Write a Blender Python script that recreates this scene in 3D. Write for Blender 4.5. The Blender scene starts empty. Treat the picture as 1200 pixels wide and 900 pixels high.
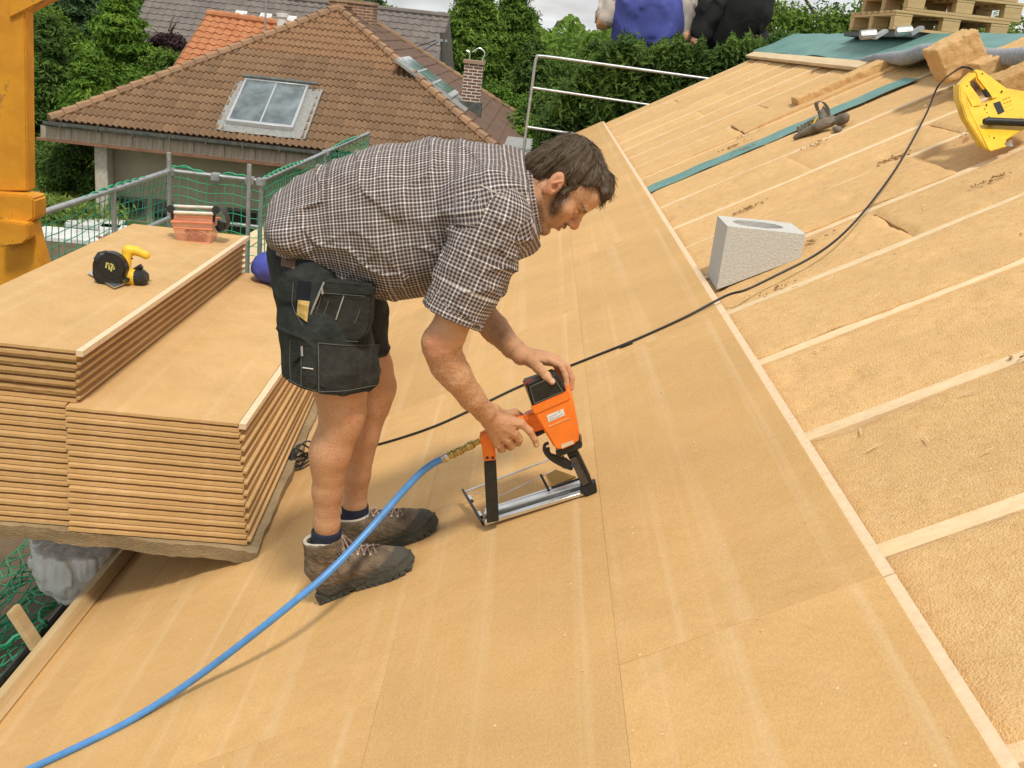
import bpy, bmesh, math, random
import numpy as np
from mathutils import Vector, Matrix
from mathutils.bvhtree import BVHTree
scene = bpy.context.scene
C = scene.collection
random.seed(7); rng = np.random.default_rng(7)
# ---------------------------------------------------------------- camera
IW, IH, FOC, SLOPE, VPX, VPY = 1200., 900., 1200., .11, 642., 40.
_u, _v = VPX-600, VPY-450
_n = np.array([SLOPE, 1, (SLOPE*_u-_v)/FOC]); _n /= np.linalg.norm(_n)
_y = np.array([_u, -_v, -FOC]); _y /= np.linalg.norm(_y)
CM = np.array([np.cross(_y, _n), _y, _n]).T          # world -> camera
cam = bpy.data.objects.new('camera', bpy.data.cameras.new('camera')); C.objects.link(cam)
cam.data.sensor_width = 36; cam.data.lens = 36*FOC/IW
cam.data.clip_start = .05; cam.data.clip_end = 6000
cam.matrix_world = Matrix(CM.T.tolist()).to_4x4()
scene.camera = cam
# ---------------------------------------------------------------- light
SUN_EL, SUN_AZ = math.radians(63), math.radians(-75)   # azimuth of the sun, from +X towards +Y
scene.view_settings.view_transform = 'Standard'; scene.view_settings.look = 'None'
scene.view_settings.exposure = .05; scene.view_settings.gamma = 1
world = bpy.data.worlds.new("World"); scene.world = world; world.use_nodes = True
def build_world():
    nt = world.node_tree; nt.nodes.clear(); N = nt.nodes.new; L = nt.links.new
    out = N('ShaderNodeOutputWorld'); bg = N('ShaderNodeBackground'); bg.inputs[1].default_value = .11
    sky = N('ShaderNodeTexSky'); sky.sky_type = 'NISHITA'; sky.sun_disc = False
    sky.sun_elevation = SUN_EL; sky.sun_rotation = math.pi/2-SUN_AZ; sky.air_density = 1.2; sky.dust_density = 2.5
    tc = N('ShaderNodeTexCoord'); mp = N('ShaderNodeMapping'); mp.inputs[3].default_value = (1, 1, 3.2)
    no = N('ShaderNodeTexNoise'); no.inputs['Scale'].default_value = 2.2; no.inputs['Detail'].default_value = 7; no.inputs['Roughness'].default_value = .55
    cr = N('ShaderNodeValToRGB'); cr.color_ramp.elements[0].position = .26; cr.color_ramp.elements[1].position = .44
    no2 = N('ShaderNodeTexNoise'); no2.inputs['Scale'].default_value = 5; no2.inputs['Detail'].default_value = 6
    c2 = N('ShaderNodeValToRGB'); c2.color_ramp.elements[0].position = .3; c2.color_ramp.elements[1].position = .7
    c2.color_ramp.elements[0].color = (6.2, 6.5, 6.9, 1); c2.color_ramp.elements[1].color = (8.2, 8.2, 8.1, 1)
    mx = N('ShaderNodeMix'); mx.data_type = 'RGBA'
    L(tc.outputs['Generated'], mp.inputs[0]); L(mp.outputs[0], no.inputs[0]); L(mp.outputs[0], no2.inputs[0])
    L(no.outputs[0], cr.inputs[0]); L(no2.outputs[0], c2.inputs[0])
    L(cr.outputs[0], mx.inputs['Factor']); L(sky.outputs[0], mx.inputs['A']); L(c2.outputs[0], mx.inputs['B'])
    L(mx.outputs['Result'], bg.inputs[0]); L(bg.outputs[0], out.inputs[0])
build_world()
sl = bpy.data.lights.new('sun', 'SUN'); sl.energy = 2.7; sl.angle = math.radians(8); sl.color = (1, .93, .80)
sun = bpy.data.objects.new('sun', sl); C.objects.link(sun)
sd = Vector((math.cos(SUN_EL)*math.cos(SUN_AZ), math.cos(SUN_EL)*math.sin(SUN_AZ), math.sin(SUN_EL)))
sun.rotation_euler = sd.to_track_quat('Z', 'Y').to_euler()
# ---------------------------------------------------------------- surveying helpers
PITCH = math.radians(29.5)
NR = np.array([-math.sin(PITCH), 0, math.cos(PITCH)]); CR = np.array([math.cos(PITCH), 0, math.sin(PITCH)]); DR = -1.1583
YH = np.array([0., 1, 0])
def ray(px, py): return CM.T@np.array([px-600, -(py-450), -FOC])
def P(px, py, y): r = ray(px, py); return r*(y/r[1])
def PZ(px, py, z): r = ray(px, py); return r*(z/r[2])
def RP(px, py, h=0): r = ray(px, py); return r*((DR+h)/(NR@r))
def R(S, y, h=0): return S*CR+y*YH+(DR+h)*NR
def nrm(v): v = np.asarray(v, float); return v/np.linalg.norm(v)
# ---------------------------------------------------------------- object helpers
def link(name, me, mat=None, parent=None):
    o = bpy.data.objects.new(name, me); C.objects.link(o)
    if mat is not None and me is not None and len(me.materials) == 0: me.materials.append(mat)
    if parent is not None: o.parent = parent
    return o
def tag(o, label=None, cat=None, group=None, kind=None):
    if label: o['label'] = label
    if cat: o['category'] = cat
    if group: o['group'] = group
    if kind: o['kind'] = kind
    return o
def thing(name, loc, label, cat, group=None):
    o = bpy.data.objects.new(name, None); C.objects.link(o); o.location = Vector([float(a) for a in loc]); o.empty_display_size = .1
    THINGS.append(o)
    return tag(o, label, cat, group)
THINGS = []
class MB:
    """collects geometry in world coordinates; build() links it as ONE mesh"""
    def __init__(s): s.v = []; s.f = []
    def add(s, vs, fs):
        b = len(s.v); s.v += [tuple(float(c) for c in v) for v in vs]; s.f += [tuple(b+i for i in f) for f in fs]; return s
    def box(s, c, ax, ay, az):
        """centre and three half-axis vectors"""
        c, ax, ay, az = (np.asarray(a, float) for a in (c, ax, ay, az))
        vs = [c+i*ax+j*ay+k*az for k in (-1, 1) for j in (-1, 1) for i in (-1, 1)]
        if np.dot(np.cross(ax, ay), az) > 0: fs = [(0, 2, 3, 1), (4, 5, 7, 6), (0, 1, 5, 4), (2, 6, 7, 3), (0, 4, 6, 2), (1, 3, 7, 5)]
        else: fs = [(1, 3, 2, 0), (6, 7, 5, 4), (4, 5, 1, 0), (3, 7, 6, 2), (2, 6, 4, 0), (5, 7, 3, 1)]
        return s.add(vs, fs)
    def rbox(s, S0, S1, y0, y1, h0, h1):
        """box in roof coordinates"""
        return s.box(R((S0+S1)/2, (y0+y1)/2, (h0+h1)/2), CR*(S1-S0)/2, YH*(y1-y0)/2, NR*(h1-h0)/2)
    def abox(s, lo, hi):
        lo = np.array(lo, float); hi = np.array(hi, float); d = (hi-lo)/2
        return s.box((lo+hi)/2, (d[0], 0, 0), (0, d[1], 0), (0, 0, d[2]))
    def prism(s, pts, d):
        """closed polygon extruded by vector d"""
        pts = [np.asarray(p, float) for p in pts]; n = len(pts); d = np.asarray(d, float)
        nn = sum((np.cross(pts[i]-pts[0], pts[(i+1) % n]-pts[0]) for i in range(n)), np.zeros(3))
        if np.dot(nn, d) > 0: pts = pts[::-1]
        vs = pts+[p+d for p in pts]
        fs = [tuple(range(n)), tuple(range(2*n-1, n-1, -1))]+[(i, i+n, (i+1) % n+n, (i+1) % n) for i in range(n)]
        return s.add(vs, fs)
    def tube(s, pts, r, n=8, cap=True):
        pts = [np.asarray(p, float) for p in pts]; m = len(pts)
        rs = list(r) if hasattr(r, '__len__') else [r]*m
        t = [nrm(pts[min(i+1, m-1)]-pts[max(i-1, 0)]) for i in range(m)]
        a = np.array([0, 0, 1.]) if abs(t[0][2]) < .9 else np.array([1., 0, 0])
        u = nrm(np.cross(t[0], a)); vs = []
        for i in range(m):
            u = nrm(u-t[i]*np.dot(u, t[i])); w = np.cross(t[i], u)
            vs += [pts[i]+rs[i]*(math.cos(2*math.pi*k/n)*u+math.sin(2*math.pi*k/n)*w) for k in range(n)]
        fs = [(i*n+k, i*n+(k+1) % n, (i+1)*n+(k+1) % n, (i+1)*n+k) for i in range(m-1) for k in range(n)]
        if cap: fs += [tuple(range(n-1, -1, -1)), tuple((m-1)*n+k for k in range(n))]
        return s.add(vs, fs)
    def grid(s, fn, nu, nv, thick=None):
        vs = [fn(i/nu, j/nv) for j in range(nv+1) for i in range(nu+1)]
        fs = [(j*(nu+1)+i, j*(nu+1)+i+1, (j+1)*(nu+1)+i+1, (j+1)*(nu+1)+i) for j in range(nv) for i in range(nu)]
        if thick is not None:
            th = np.asarray(thick, float); b = len(vs); vs = vs+[np.asarray(v, float)-th for v in vs]
            fs2 = [tuple(b+q for q in f[::-1]) for f in fs]
            bd = [(i, i+1) for i in range(nu)]+[(j*(nu+1)+nu, (j+1)*(nu+1)+nu) for j in range(nv)]+[(nv*(nu+1)+i+1, nv*(nu+1)+i) for i in range(nu)]+[((j+1)*(nu+1), j*(nu+1)) for j in range(nv)]
            fs = fs+fs2+[(a, a+b, c+b, c) for a, c in bd]
        return s.add(vs, fs)
    def mesh(s, name, bevel=0, seg=2, smooth=False, origin=None):
        v = np.array(s.v, float)
        if origin is not None: v = v-np.asarray(origin, float)
        me = bpy.data.meshes.new(name); me.from_pydata(v.tolist(), [], s.f); me.update()
        if bevel:
            bm = bmesh.new(); bm.from_mesh(me)
            bmesh.ops.remove_doubles(bm, verts=bm.verts, dist=1e-6)
            es = [e for e in bm.edges if len(e.link_faces) == 2 and e.calc_face_angle(0) > .5]
            bmesh.ops.bevel(bm, geom=es, offset=bevel, segments=seg, affect='EDGES', clamp_overlap=True)
            bm.to_mesh(me); bm.free()
        if smooth or bevel:
            me.polygons.foreach_set('use_smooth', [True]*len(me.polygons))
            try: me.set_sharp_from_angle(angle=math.radians(40))
            except Exception: pass
        return me
    def build(s, name, mat, parent=None, bevel=0, seg=2, smooth=False, origin=None):
        """origin: world point of the mesh origin; a parent's location is taken off automatically"""
        if parent is not None and origin is None:
            q = parent; org = np.zeros(3)
            while q is not None: org += np.array(q.location); q = q.parent
            return link(name, s.mesh(name, bevel, seg, smooth, org), mat, parent)
        o = link(name, s.mesh(name, bevel, seg, smooth, origin), mat, parent)
        if origin is not None:
            q = parent; org = np.array(origin, float)
            while q is not None: org -= np.array(q.location); q = q.parent
            o.location = Vector(org.tolist())
        return o
def spline(pts, n=8):
    """Catmull-Rom through the points"""
    pts = [np.asarray(p, float) for p in pts]; q = [2*pts[0]-pts[1]]+pts+[2*pts[-1]-pts[-2]]; out = []
    for i in range(1, len(q)-2):
        for k in range(n):
            t = k/n; a, b, c, d = q[i-1:i+3]
            out.append(.5*(2*b+(c-a)*t+(2*a-5*b+4*c-d)*t*t+(3*b-a-3*c+d)*t**3))
    return out+[pts[-1]]
def copy_tree(o, parent=None):
    c = o.copy(); C.objects.link(c); c.parent = parent
    for ch in [x for x in bpy.data.objects if x.parent == o]: copy_tree(ch, c)
    return c
# ---------------------------------------------------------------- materials
def mat(name, col, rough=.8, var=.12, scale=12, bump=.15, bscale=80, metal=0, col2=None, stretch=(1, 1, 1), coords='Object', spec=.4, objvar=0, sss=0, trans=0, alpha=1, coat=0, detail=5):
    m = bpy.data.materials.new(name); m.use_nodes = True; nt = m.node_tree; N = nt.nodes.new; L = nt.links.new
    b = nt.nodes['Principled BSDF']
    b.inputs['Roughness'].default_value = rough; b.inputs['Metallic'].default_value = metal
    b.inputs['Specular IOR Level'].default_value = spec
    if sss: b.inputs['Subsurface Weight'].default_value = sss; b.inputs['Subsurface Radius'].default_value = (.012, .005, .003); b.inputs['Subsurface Scale'].default_value = 1
    if trans: b.inputs['Transmission Weight'].default_value = trans
    if coat: b.inputs['Coat Weight'].default_value = coat
    b.inputs['Alpha'].default_value = alpha
    tc = N('ShaderNodeTexCoord'); mp = N('ShaderNodeMapping'); mp.inputs[3].default_value = stretch
    L(tc.outputs[coords], mp.inputs[0])
    no = N('ShaderNodeTexNoise'); no.inputs['Scale'].default_value = scale; no.inputs['Detail'].default_value = detail; no.inputs['Roughness'].default_value = .6
    L(mp.outputs[0], no.inputs[0])
    mx = N('ShaderNodeMix'); mx.data_type = 'RGBA'
    c2 = col2 or tuple(max(0, c*(1-2.2*var)) for c in col)
    mx.inputs['A'].default_value = (*c2, 1); mx.inputs['B'].default_value = (*[c*(1+var) if not col2 else c for c in col], 1)
    rp = N('ShaderNodeMapRange'); rp.inputs[1].default_value = .3; rp.inputs[2].default_value = .7; L(no.outputs[0], rp.inputs[0]); L(rp.outputs[0], mx.inputs['Factor'])
    colout = mx.outputs['Result']
    if objvar:
        oi = N('ShaderNodeObjectInfo'); hs = N('ShaderNodeHueSaturation'); mr = N('ShaderNodeMapRange')
        mr.inputs[3].default_value = 1-objvar; mr.inputs[4].default_value = 1+objvar
        L(oi.outputs['Random'], mr.inputs[0]); L(mr.outputs[0], hs.inputs['Value']); L(colout, hs.inputs['Color']); colout = hs.outputs[0]
    L(colout, b.inputs['Base Color'])
    if bump:
        n2 = N('ShaderNodeTexNoise'); n2.inputs['Scale'].default_value = bscale; n2.inputs['Detail'].default_value = 6; L(mp.outputs[0], n2.inputs[0])
        bp = N('ShaderNodeBump'); bp.inputs['Strength'].default_value = bump; bp.inputs['Distance'].default_value = .01; L(n2.outputs[0], bp.inputs['Height']); L(bp.outputs[0], b.inputs['Normal'])
    m['mix'] = mx.name
    return m
def nodes(m): return m.node_tree, m.node_tree.nodes.new, m.node_tree.links.new, m.node_tree.nodes['Principled BSDF']
# ---------------------------------------------------------------- numpy noise and signed-distance modelling
_lat = np.random.default_rng(3).random((32, 32, 32)).astype(np.float32)*2-1
def vnoise(x, y, z):
    x = np.asarray(x, np.float32); y = np.asarray(y, np.float32); z = np.asarray(z, np.float32)
    xi = np.floor(x).astype(int); yi = np.floor(y).astype(int); zi = np.floor(z).astype(int)
    fx = x-xi; fy = y-yi; fz = z-zi; fx = fx*fx*(3-2*fx); fy = fy*fy*(3-2*fy); fz = fz*fz*(3-2*fz)
    g = lambda a, b, c: _lat[(xi+a) & 31, (yi+b) & 31, (zi+c) & 31]
    l = lambda a, b, t: a+(b-a)*t
    return l(l(l(g(0, 0, 0), g(1, 0, 0), fx), l(g(0, 1, 0), g(1, 1, 0), fx), fy), l(l(g(0, 0, 1), g(1, 0, 1), fx), l(g(0, 1, 1), g(1, 1, 1), fx), fy), fz)
class SDF:
    def __init__(s, lo, hi, h):
        s.lo = np.asarray(lo, float); s.h = h; s.n = np.ceil((np.asarray(hi, float)-s.lo)/h).astype(int)+1
        s.F = np.full(s.n, .3, np.float32)
        s.ax = [(s.lo[i]+h*np.arange(s.n[i])).astype(np.float32) for i in range(3)]
    def _blk(s, lo, hi):
        a = np.clip(np.floor((lo-s.lo)/s.h).astype(int), 0, s.n); b = np.clip(np.ceil((hi-s.lo)/s.h).astype(int)+1, 0, s.n)
        if np.any(b <= a): return None
        sl = tuple(slice(a[i], b[i]) for i in range(3))
        return sl, np.meshgrid(*[s.ax[i][sl[i]] for i in range(3)], indexing='ij', sparse=True)
    def _mix(s, sl, d, k, sub):
        a = s.F[sl]
        if sub: a = -a
        if k > 0:
            t = np.clip(.5+.5*(d-a)/k, 0, 1) if not sub else np.clip(.5+.5*(d-a)/k, 0, 1)
            r = d*(1-t)+a*t-k*t*(1-t)
        else: r = np.minimum(a, d)
        s.F[sl] = -r if sub else r
    def cone(s, a, b, ra, rb, k=.01, sub=False, flat=None, fs=1.):
        """round cone; flat: unit axis along which it is squashed by fs"""
        a = np.asarray(a, float); b = np.asarray(b, float); m = max(ra, rb)*max(1, 1/fs)+k+4*s.h
        q = s._blk(np.minimum(a, b)-m, np.maximum(a, b)+m)
        if q is None: return s
        sl, (X, Y, Z) = q; ba = b-a; l2 = max(float(ba@ba), 1e-12)
        px, py, pz = X-a[0], Y-a[1], Z-a[2]
        t = np.clip((px*ba[0]+py*ba[1]+pz*ba[2])/l2, 0, 1)
        dx, dy, dz = px-t*ba[0], py-t*ba[1], pz-t*ba[2]
        d2 = dx*dx+dy*dy+dz*dz
        if flat is not None:
            w = dx*flat[0]+dy*flat[1]+dz*flat[2]; d2 = d2+w*w*(fs*fs-1)
        d = np.sqrt(np.maximum(d2, 0))-(ra+t*(rb-ra))
        s._mix(sl, d.astype(np.float32), k, sub); return s
    def chain(s, pts, rs, k=.01, **kw):
        for i in range(len(pts)-1): s.cone(pts[i], pts[i+1], rs[i], rs[i+1], k, **kw)
        return s
    def ell(s, c, r, B=np.eye(3), k=.01, sub=False):
        """ellipsoid with radii r along the rows of B"""
        c = np.asarray(c, float); r = np.asarray(r, float); m = max(r)+k+4*s.h; q = s._blk(c-m, c+m)
        if q is None: return s
        sl, (X, Y, Z) = q; p = [X-c[0], Y-c[1], Z-c[2]]
        l = [p[0]*B[i][0]+p[1]*B[i][1]+p[2]*B[i][2] for i in range(3)]
        k0 = np.sqrt(sum((l[i]/r[i])**2 for i in range(3))); k1 = np.sqrt(sum((l[i]/r[i]**2)**2 for i in range(3)))
        d = k0*(k0-1)/np.maximum(k1, 1e-6)
        s._mix(sl, d.astype(np.float32), k, sub); return s
    def rbx(s, c, r, B=np.eye(3), k=.01, rd=.005, sub=False):
        c = np.asarray(c, float); r = np.asarray(r, float); m = np.linalg.norm(r)+k+4*s.h; q = s._blk(c-m, c+m)
        if q is None: return s
        sl, (X, Y, Z) = q; p = [X-c[0], Y-c[1], Z-c[2]]
        l = [np.abs(p[0]*B[i][0]+p[1]*B[i][1]+p[2]*B[i][2])-(r[i]-rd) for i in range(3)]
        d = np.sqrt(sum(np.maximum(a, 0)**2 for a in l))+np.minimum(np.maximum(np.maximum(l[0], l[1]), l[2]), 0)-rd
        s._mix(sl, d.astype(np.float32), k, sub); return s
    def cut(s, p, n, k=0):
        """remove the side the normal points to"""
        n = nrm(n); p = np.asarray(p, float)
        X, Y, Z = np.meshgrid(*s.ax, indexing='ij', sparse=True)
        d = ((X-p[0])*n[0]+(Y-p[1])*n[1]+(Z-p[2])*n[2]).astype(np.float32)
        s.F = np.maximum(s.F, d) if k == 0 else -(_smin(-s.F, -d, k)); return s
    def disp(s, fn):
        X, Y, Z = np.meshgrid(*s.ax, indexing='ij', sparse=False); m = np.abs(s.F) < .03
        s.F[m] += fn(X[m], Y[m], Z[m]).astype(np.float32); return s
    def surf(s):
        F = s.F; F[0], F[-1] = np.maximum(F[0], .01), np.maximum(F[-1], .01)
        F[:, 0], F[:, -1] = np.maximum(F[:, 0], .01), np.maximum(F[:, -1], .01); F[:, :, 0], F[:, :, -1] = np.maximum(F[:, :, 0], .01), np.maximum(F[:, :, -1], .01)
        S = F < 0; c = np.zeros(tuple(np.array(S.shape)-1), np.int8)
        for i in (0, 1):
            for j in (0, 1):
                for k in (0, 1): c += S[i:S.shape[0]-1+i, j:S.shape[1]-1+j, k:S.shape[2]-1+k]
        act = np.argwhere((c > 0) & (c < 8)); ids = np.full(c.shape, -1, np.int32); ids[tuple(act.T)] = np.arange(len(act))
        cor = np.array([(i, j, k) for i in (0, 1) for j in (0, 1) for k in (0, 1)])
        val = np.stack([F[act[:, 0]+o[0], act[:, 1]+o[1], act[:, 2]+o[2]] for o in cor], 1)
        acc = np.zeros((len(act), 3)); cnt = np.zeros(len(act))
        for a in range(8):
            for b in range(a+1, 8):
                if np.abs(cor[a]-cor[b]).sum() != 1: continue
                m = (val[:, a] < 0) != (val[:, b] < 0); t = val[m, a]/(val[m, a]-val[m, b])
                acc[m] += cor[a]+(cor[b]-cor[a])*t[:, None]; cnt[m] += 1
        v = s.lo+s.h*(act+acc/cnt[:, None]); fs = []
        for ax in range(3):
            o1, o2 = [(1, 2), (2, 0), (0, 1)][ax]
            A = [slice(1, -1)]*3; B = [slice(1, -1)]*3; A[ax] = slice(0, -1); B[ax] = slice(1, None)
            sa = S[tuple(A)]; sb = S[tuple(B)]; e = np.argwhere(sa != sb); inside = sa[tuple(e.T)]
            off = np.zeros((3,), int); off[o1] = 1; off[o2] = 1; e = e+off
            e1 = np.zeros(3, int); e1[o1] = 1; e2 = np.zeros(3, int); e2[o2] = 1
            q = np.stack([ids[tuple((e-e1-e2).T)], ids[tuple((e-e2).T)], ids[tuple(e.T)], ids[tuple((e-e1).T)]], 1)
            q[~inside] = q[~inside][:, ::-1]; fs.append(q)
        return v, np.concatenate(fs)
def _smin(a, b, k):
    t = np.clip(.5+.5*(b-a)/k, 0, 1); return b*(1-t)+a*t-k*t*(1-t)
def npmesh(name, v, q, smooth=True):
    me = bpy.data.meshes.new(name); v = np.asarray(v, np.float32); q = np.asarray(q, np.int32); nf, k = q.shape
    me.vertices.add(len(v)); me.vertices.foreach_set('co', v.ravel()); me.loops.add(nf*k); me.loops.foreach_set('vertex_index', q.ravel())
    me.polygons.add(nf); me.polygons.foreach_set('loop_start', np.arange(0, nf*k, k, dtype=np.int32)); me.polygons.foreach_set('loop_total', np.full(nf, k, np.int32))
    me.polygons.foreach_set('use_smooth', np.full(nf, smooth)); me.update(calc_edges=True); me.validate(); return me
def attr(me, name, data, typ='FLOAT'):
    a = me.attributes.new(name, typ, 'POINT')
    a.data.foreach_set('value' if typ == 'FLOAT' else 'vector', np.asarray(data, np.float32).ravel())
def org_of(o):
    q = o; g = np.zeros(3)
    while q is not None: g += np.array(q.location); q = q.parent
    return g
# ================================================================ MATERIALS
def board_mat(name, base, dark, streak=0.):
    """pressed wood fibre: fine speckle, faint long scuffs along the board"""
    m = mat(name, base, .85, scale=9, bump=.12, bscale=420, col2=dark, objvar=.05, coords='Object')
    nt, N, L, b = nodes(m); hsv = [n for n in nt.nodes if n.type == 'HUE_SAT'][0]
    tc = N('ShaderNodeTexCoord'); src = hsv.outputs[0]
    n2 = N('ShaderNodeTexNoise'); n2.inputs['Scale'].default_value = 330; n2.inputs['Detail'].default_value = 3
    mp = N('ShaderNodeMapping'); mp.inputs[3].default_value = (1, .45, 1); L(tc.outputs['Object'], mp.inputs[0]); L(mp.outputs[0], n2.inputs[0])
    r2 = N('ShaderNodeMapRange'); r2.inputs[1].default_value = .3; r2.inputs[2].default_value = .7; r2.inputs[3].default_value = .87; r2.inputs[4].default_value = 1.1; L(n2.outputs[0], r2.inputs[0])
    v = N('ShaderNodeHueSaturation'); L(src, v.inputs['Color']); L(r2.outputs[0], v.inputs['Value']); src = v.outputs[0]
    if streak:
        m2 = N('ShaderNodeMapping'); m2.inputs[3].default_value = (11, .16, 11); L(tc.outputs['Object'], m2.inputs[0])
        n3 = N('ShaderNodeTexNoise'); n3.inputs['Scale'].default_value = 1.6; n3.inputs['Detail'].default_value = 3; L(m2.outputs[0], n3.inputs[0])
        r3 = N('ShaderNodeMapRange'); r3.inputs[1].default_value = .56; r3.inputs[2].default_value = .74; r3.inputs[4].default_value = streak; L(n3.outputs[0], r3.inputs[0])
        x = N('ShaderNodeMix'); x.data_type = 'RGBA'; x.inputs['B'].default_value = (.80, .63, .42, 1); L(src, x.inputs['A']); L(r3.outputs[0], x.inputs['Factor']); src = x.outputs['Result']
        n4 = N('ShaderNodeTexNoise'); n4.inputs['Scale'].default_value = 2.3; n4.inputs['Detail'].default_value = 8; n4.inputs['Roughness'].default_value = .75; L(tc.outputs['Object'], n4.inputs[0])
        r4 = N('ShaderNodeMapRange'); r4.inputs[1].default_value = .35; r4.inputs[2].default_value = .7; r4.inputs[3].default_value = 1.06; r4.inputs[4].default_value = .88; L(n4.outputs[0], r4.inputs[0])
        w = N('ShaderNodeHueSaturation'); L(src, w.inputs['Color']); L(r4.outputs[0], w.inputs['Value']); src = w.outputs[0]
        # scattered pale crumbs of fibre
        vo = N('ShaderNodeTexVoronoi'); vo.inputs['Scale'].default_value = 26; L(tc.outputs['Object'], vo.inputs['Vector'])
        r5 = N('ShaderNodeMapRange'); r5.inputs[1].default_value = .075; r5.inputs[2].default_value = .045; L(vo.outputs['Distance'], r5.inputs[0])
        wn = N('ShaderNodeTexWhiteNoise'); L(vo.outputs['Position'], wn.inputs['Vector']); gt = N('ShaderNodeMath'); gt.operation = 'GREATER_THAN'; gt.inputs[1].default_value = .86; L(wn.outputs['Value'], gt.inputs[0])
        mu = N('ShaderNodeMath'); mu.operation = 'MULTIPLY'; L(gt.outputs[0], mu.inputs[0]); L(r5.outputs[0], mu.inputs[1])
        y = N('ShaderNodeMix'); y.data_type = 'RGBA'; y.inputs['B'].default_value = (.85, .7, .5, 1); L(src, y.inputs['A']); L(mu.outputs[0], y.inputs['Factor']); src = y.outputs['Result']
    L(src, b.inputs['Base Color']); return m
M = {}
def wear(m, col, scale=6., lo=.60, hi=.64, amount=.8):
    """chipped and dirty patches over the paint"""
    nt, N, L, b = nodes(m); src = b.inputs['Base Color'].links[0].from_socket; tc = N('ShaderNodeTexCoord'); no = N('ShaderNodeTexNoise'); no.inputs['Scale'].default_value = scale; no.inputs['Detail'].default_value = 9; no.inputs['Roughness'].default_value = .7
    L(tc.outputs['Object'], no.inputs[0]); mr = N('ShaderNodeMapRange'); mr.inputs[1].default_value = lo; mr.inputs[2].default_value = hi; mr.inputs[4].default_value = amount; L(no.outputs[0], mr.inputs[0])
    x = N('ShaderNodeMix'); x.data_type = 'RGBA'; x.inputs['B'].default_value = (*col, 1); L(src, x.inputs['A']); L(mr.outputs[0], x.inputs['Factor']); L(x.outputs['Result'], b.inputs['Base Color'])
M['deck'] = board_mat('deck_board', (.655, .400, .165), (.57, .340, .128), .30)
M['stackboard'] = board_mat('stack_board', (.62, .395, .175), (.53, .325, .13), .12)
M['tongue'] = mat('board_edge_pale', (.76, .58, .38), .85, .06, 60, .1, 300)
M['batt'] = mat('wood_fibre_insulation', (.77, .50, .225), .95, scale=27, bump=.7, bscale=210, col2=(.65, .39, .16), stretch=(1, 1, 1), objvar=.05, detail=8)
M['battdark'] = mat('wood_fibre_insulation_offcut', (.66, .41, .17), .95, scale=30, bump=.8, bscale=150, col2=(.44, .25, .09), detail=8)
M['rafter'] = mat('fresh_spruce', (.80, .62, .38), .75, scale=3, bump=.1, bscale=40, col2=(.70, .50, .28), stretch=(1, 12, 12), objvar=.05)
M['batten'] = mat('timber_batten', (.66, .49, .27), .75, scale=2.5, bump=.25, bscale=30, col2=(.50, .34, .16), stretch=(10, 1, 10))
M['plank'] = mat('weathered_plank', (.74, .58, .37), .8, scale=2.5, bump=.2, bscale=30, col2=(.58, .43, .26), stretch=(10, 1, 10))
M['pallet'] = mat('pallet_wood', (.66, .47, .24), .8, scale=3, bump=.2, bscale=30, col2=(.48, .32, .15), stretch=(1, 8, 8), objvar=.12)
M['teal'] = mat('teal_roof_membrane', (.09, .22, .20), .6, .2, 7, .5, 14, col2=(.15, .30, .27), spec=.5)
M['fleece'] = mat('grey_fleece', (.36, .38, .42), .95, .15, 40, .5, 160)
M['concrete'] = mat('concrete_block', (.62, .61, .57), .95, scale=90, bump=.45, bscale=170, col2=(.50, .49, .46), detail=8)
M['black'] = mat('black_rubber', (.018, .018, .018), .5, .2, 30, .05, 200)
M['blackplastic'] = mat('black_plastic', (.022, .022, .02), .38, .2, 30, .05, 300)
M['hose'] = mat('blue_hose', (.085, .27, .60), .35, .08, 30, .06, 500, spec=.5)
M['brass'] = mat('brass', (.55, .38, .12), .3, .1, 40, .05, 200, metal=1)
M['steel'] = mat('galvanised_steel', (.50, .51, .52), .45, .12, 14, .1, 90, metal=.75)
M['alu'] = mat('aluminium', (.74, .74, .73), .32, .06, 30, .05, 100, metal=.9)
M['orange'] = mat('orange_plastic', (.90, .215, .025), .38, .05, 20, .04, 300)
M['yellow'] = mat('yellow_plastic', (.86, .52, .03), .42, .06, 20, .04, 300)
M['yellowpaint'] = mat('yellow_crane_paint', (.74, .34, .02), .55, scale=5, bump=.15, bscale=40, col2=(.55, .22, .015))
wear(M['batt'], (.50, .30, .13), 3.4, .50, .74, .5); wear(M['batt'], (.40, .24, .09), 75., .55, .66, .50); wear(M['batt'], (.90, .68, .40), 120., .55, .68, .5); wear(M['yellowpaint'], (.20, .11, .05), 5., .60, .66, .75); wear(M['yellow'], (.30, .20, .06), 14., .58, .70, .6); wear(M['blackplastic'], (.12, .10, .07), 22., .60, .75, .5); wear(M['orange'], (.55, .20, .07), 30., .60, .75, .5); wear(M['hose'], (.22, .33, .48), 40., .60, .72, .5); wear(M['deck'], (.46, .29, .14), 3.2, .60, .80, .28); wear(M['deck'], (.30, .19, .10), 34., .735, .76, .7)
M['white'] = mat('white_label', (.75, .75, .72), .6, .05, 100, 0)
M['net'] = mat('green_net', (.03, .34, .17), .6, .1, 30, 0)
M['render'] = mat('beige_render', (.40, .36, .26), .95, scale=1.5, bump=.2, bscale=60, col2=(.31, .275, .20))
M['soil'] = mat('brown_soil', (.16, .11, .065), .95, scale=4, bump=.6, bscale=30, col2=(.09, .065, .04))
# ================================================================ THE ROOF UNDER CONSTRUCTION
ROOF_END = 12.55; EAVE = -2.375; EDGE = .205; RIDGE = 2.6; NEAR = -1.6
roof = thing('house_roof', R(0, 6, -.3), 'large sloping roof under construction, decked with tan wood fibre boards, bare rafters and insulation above', 'roof')
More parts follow.
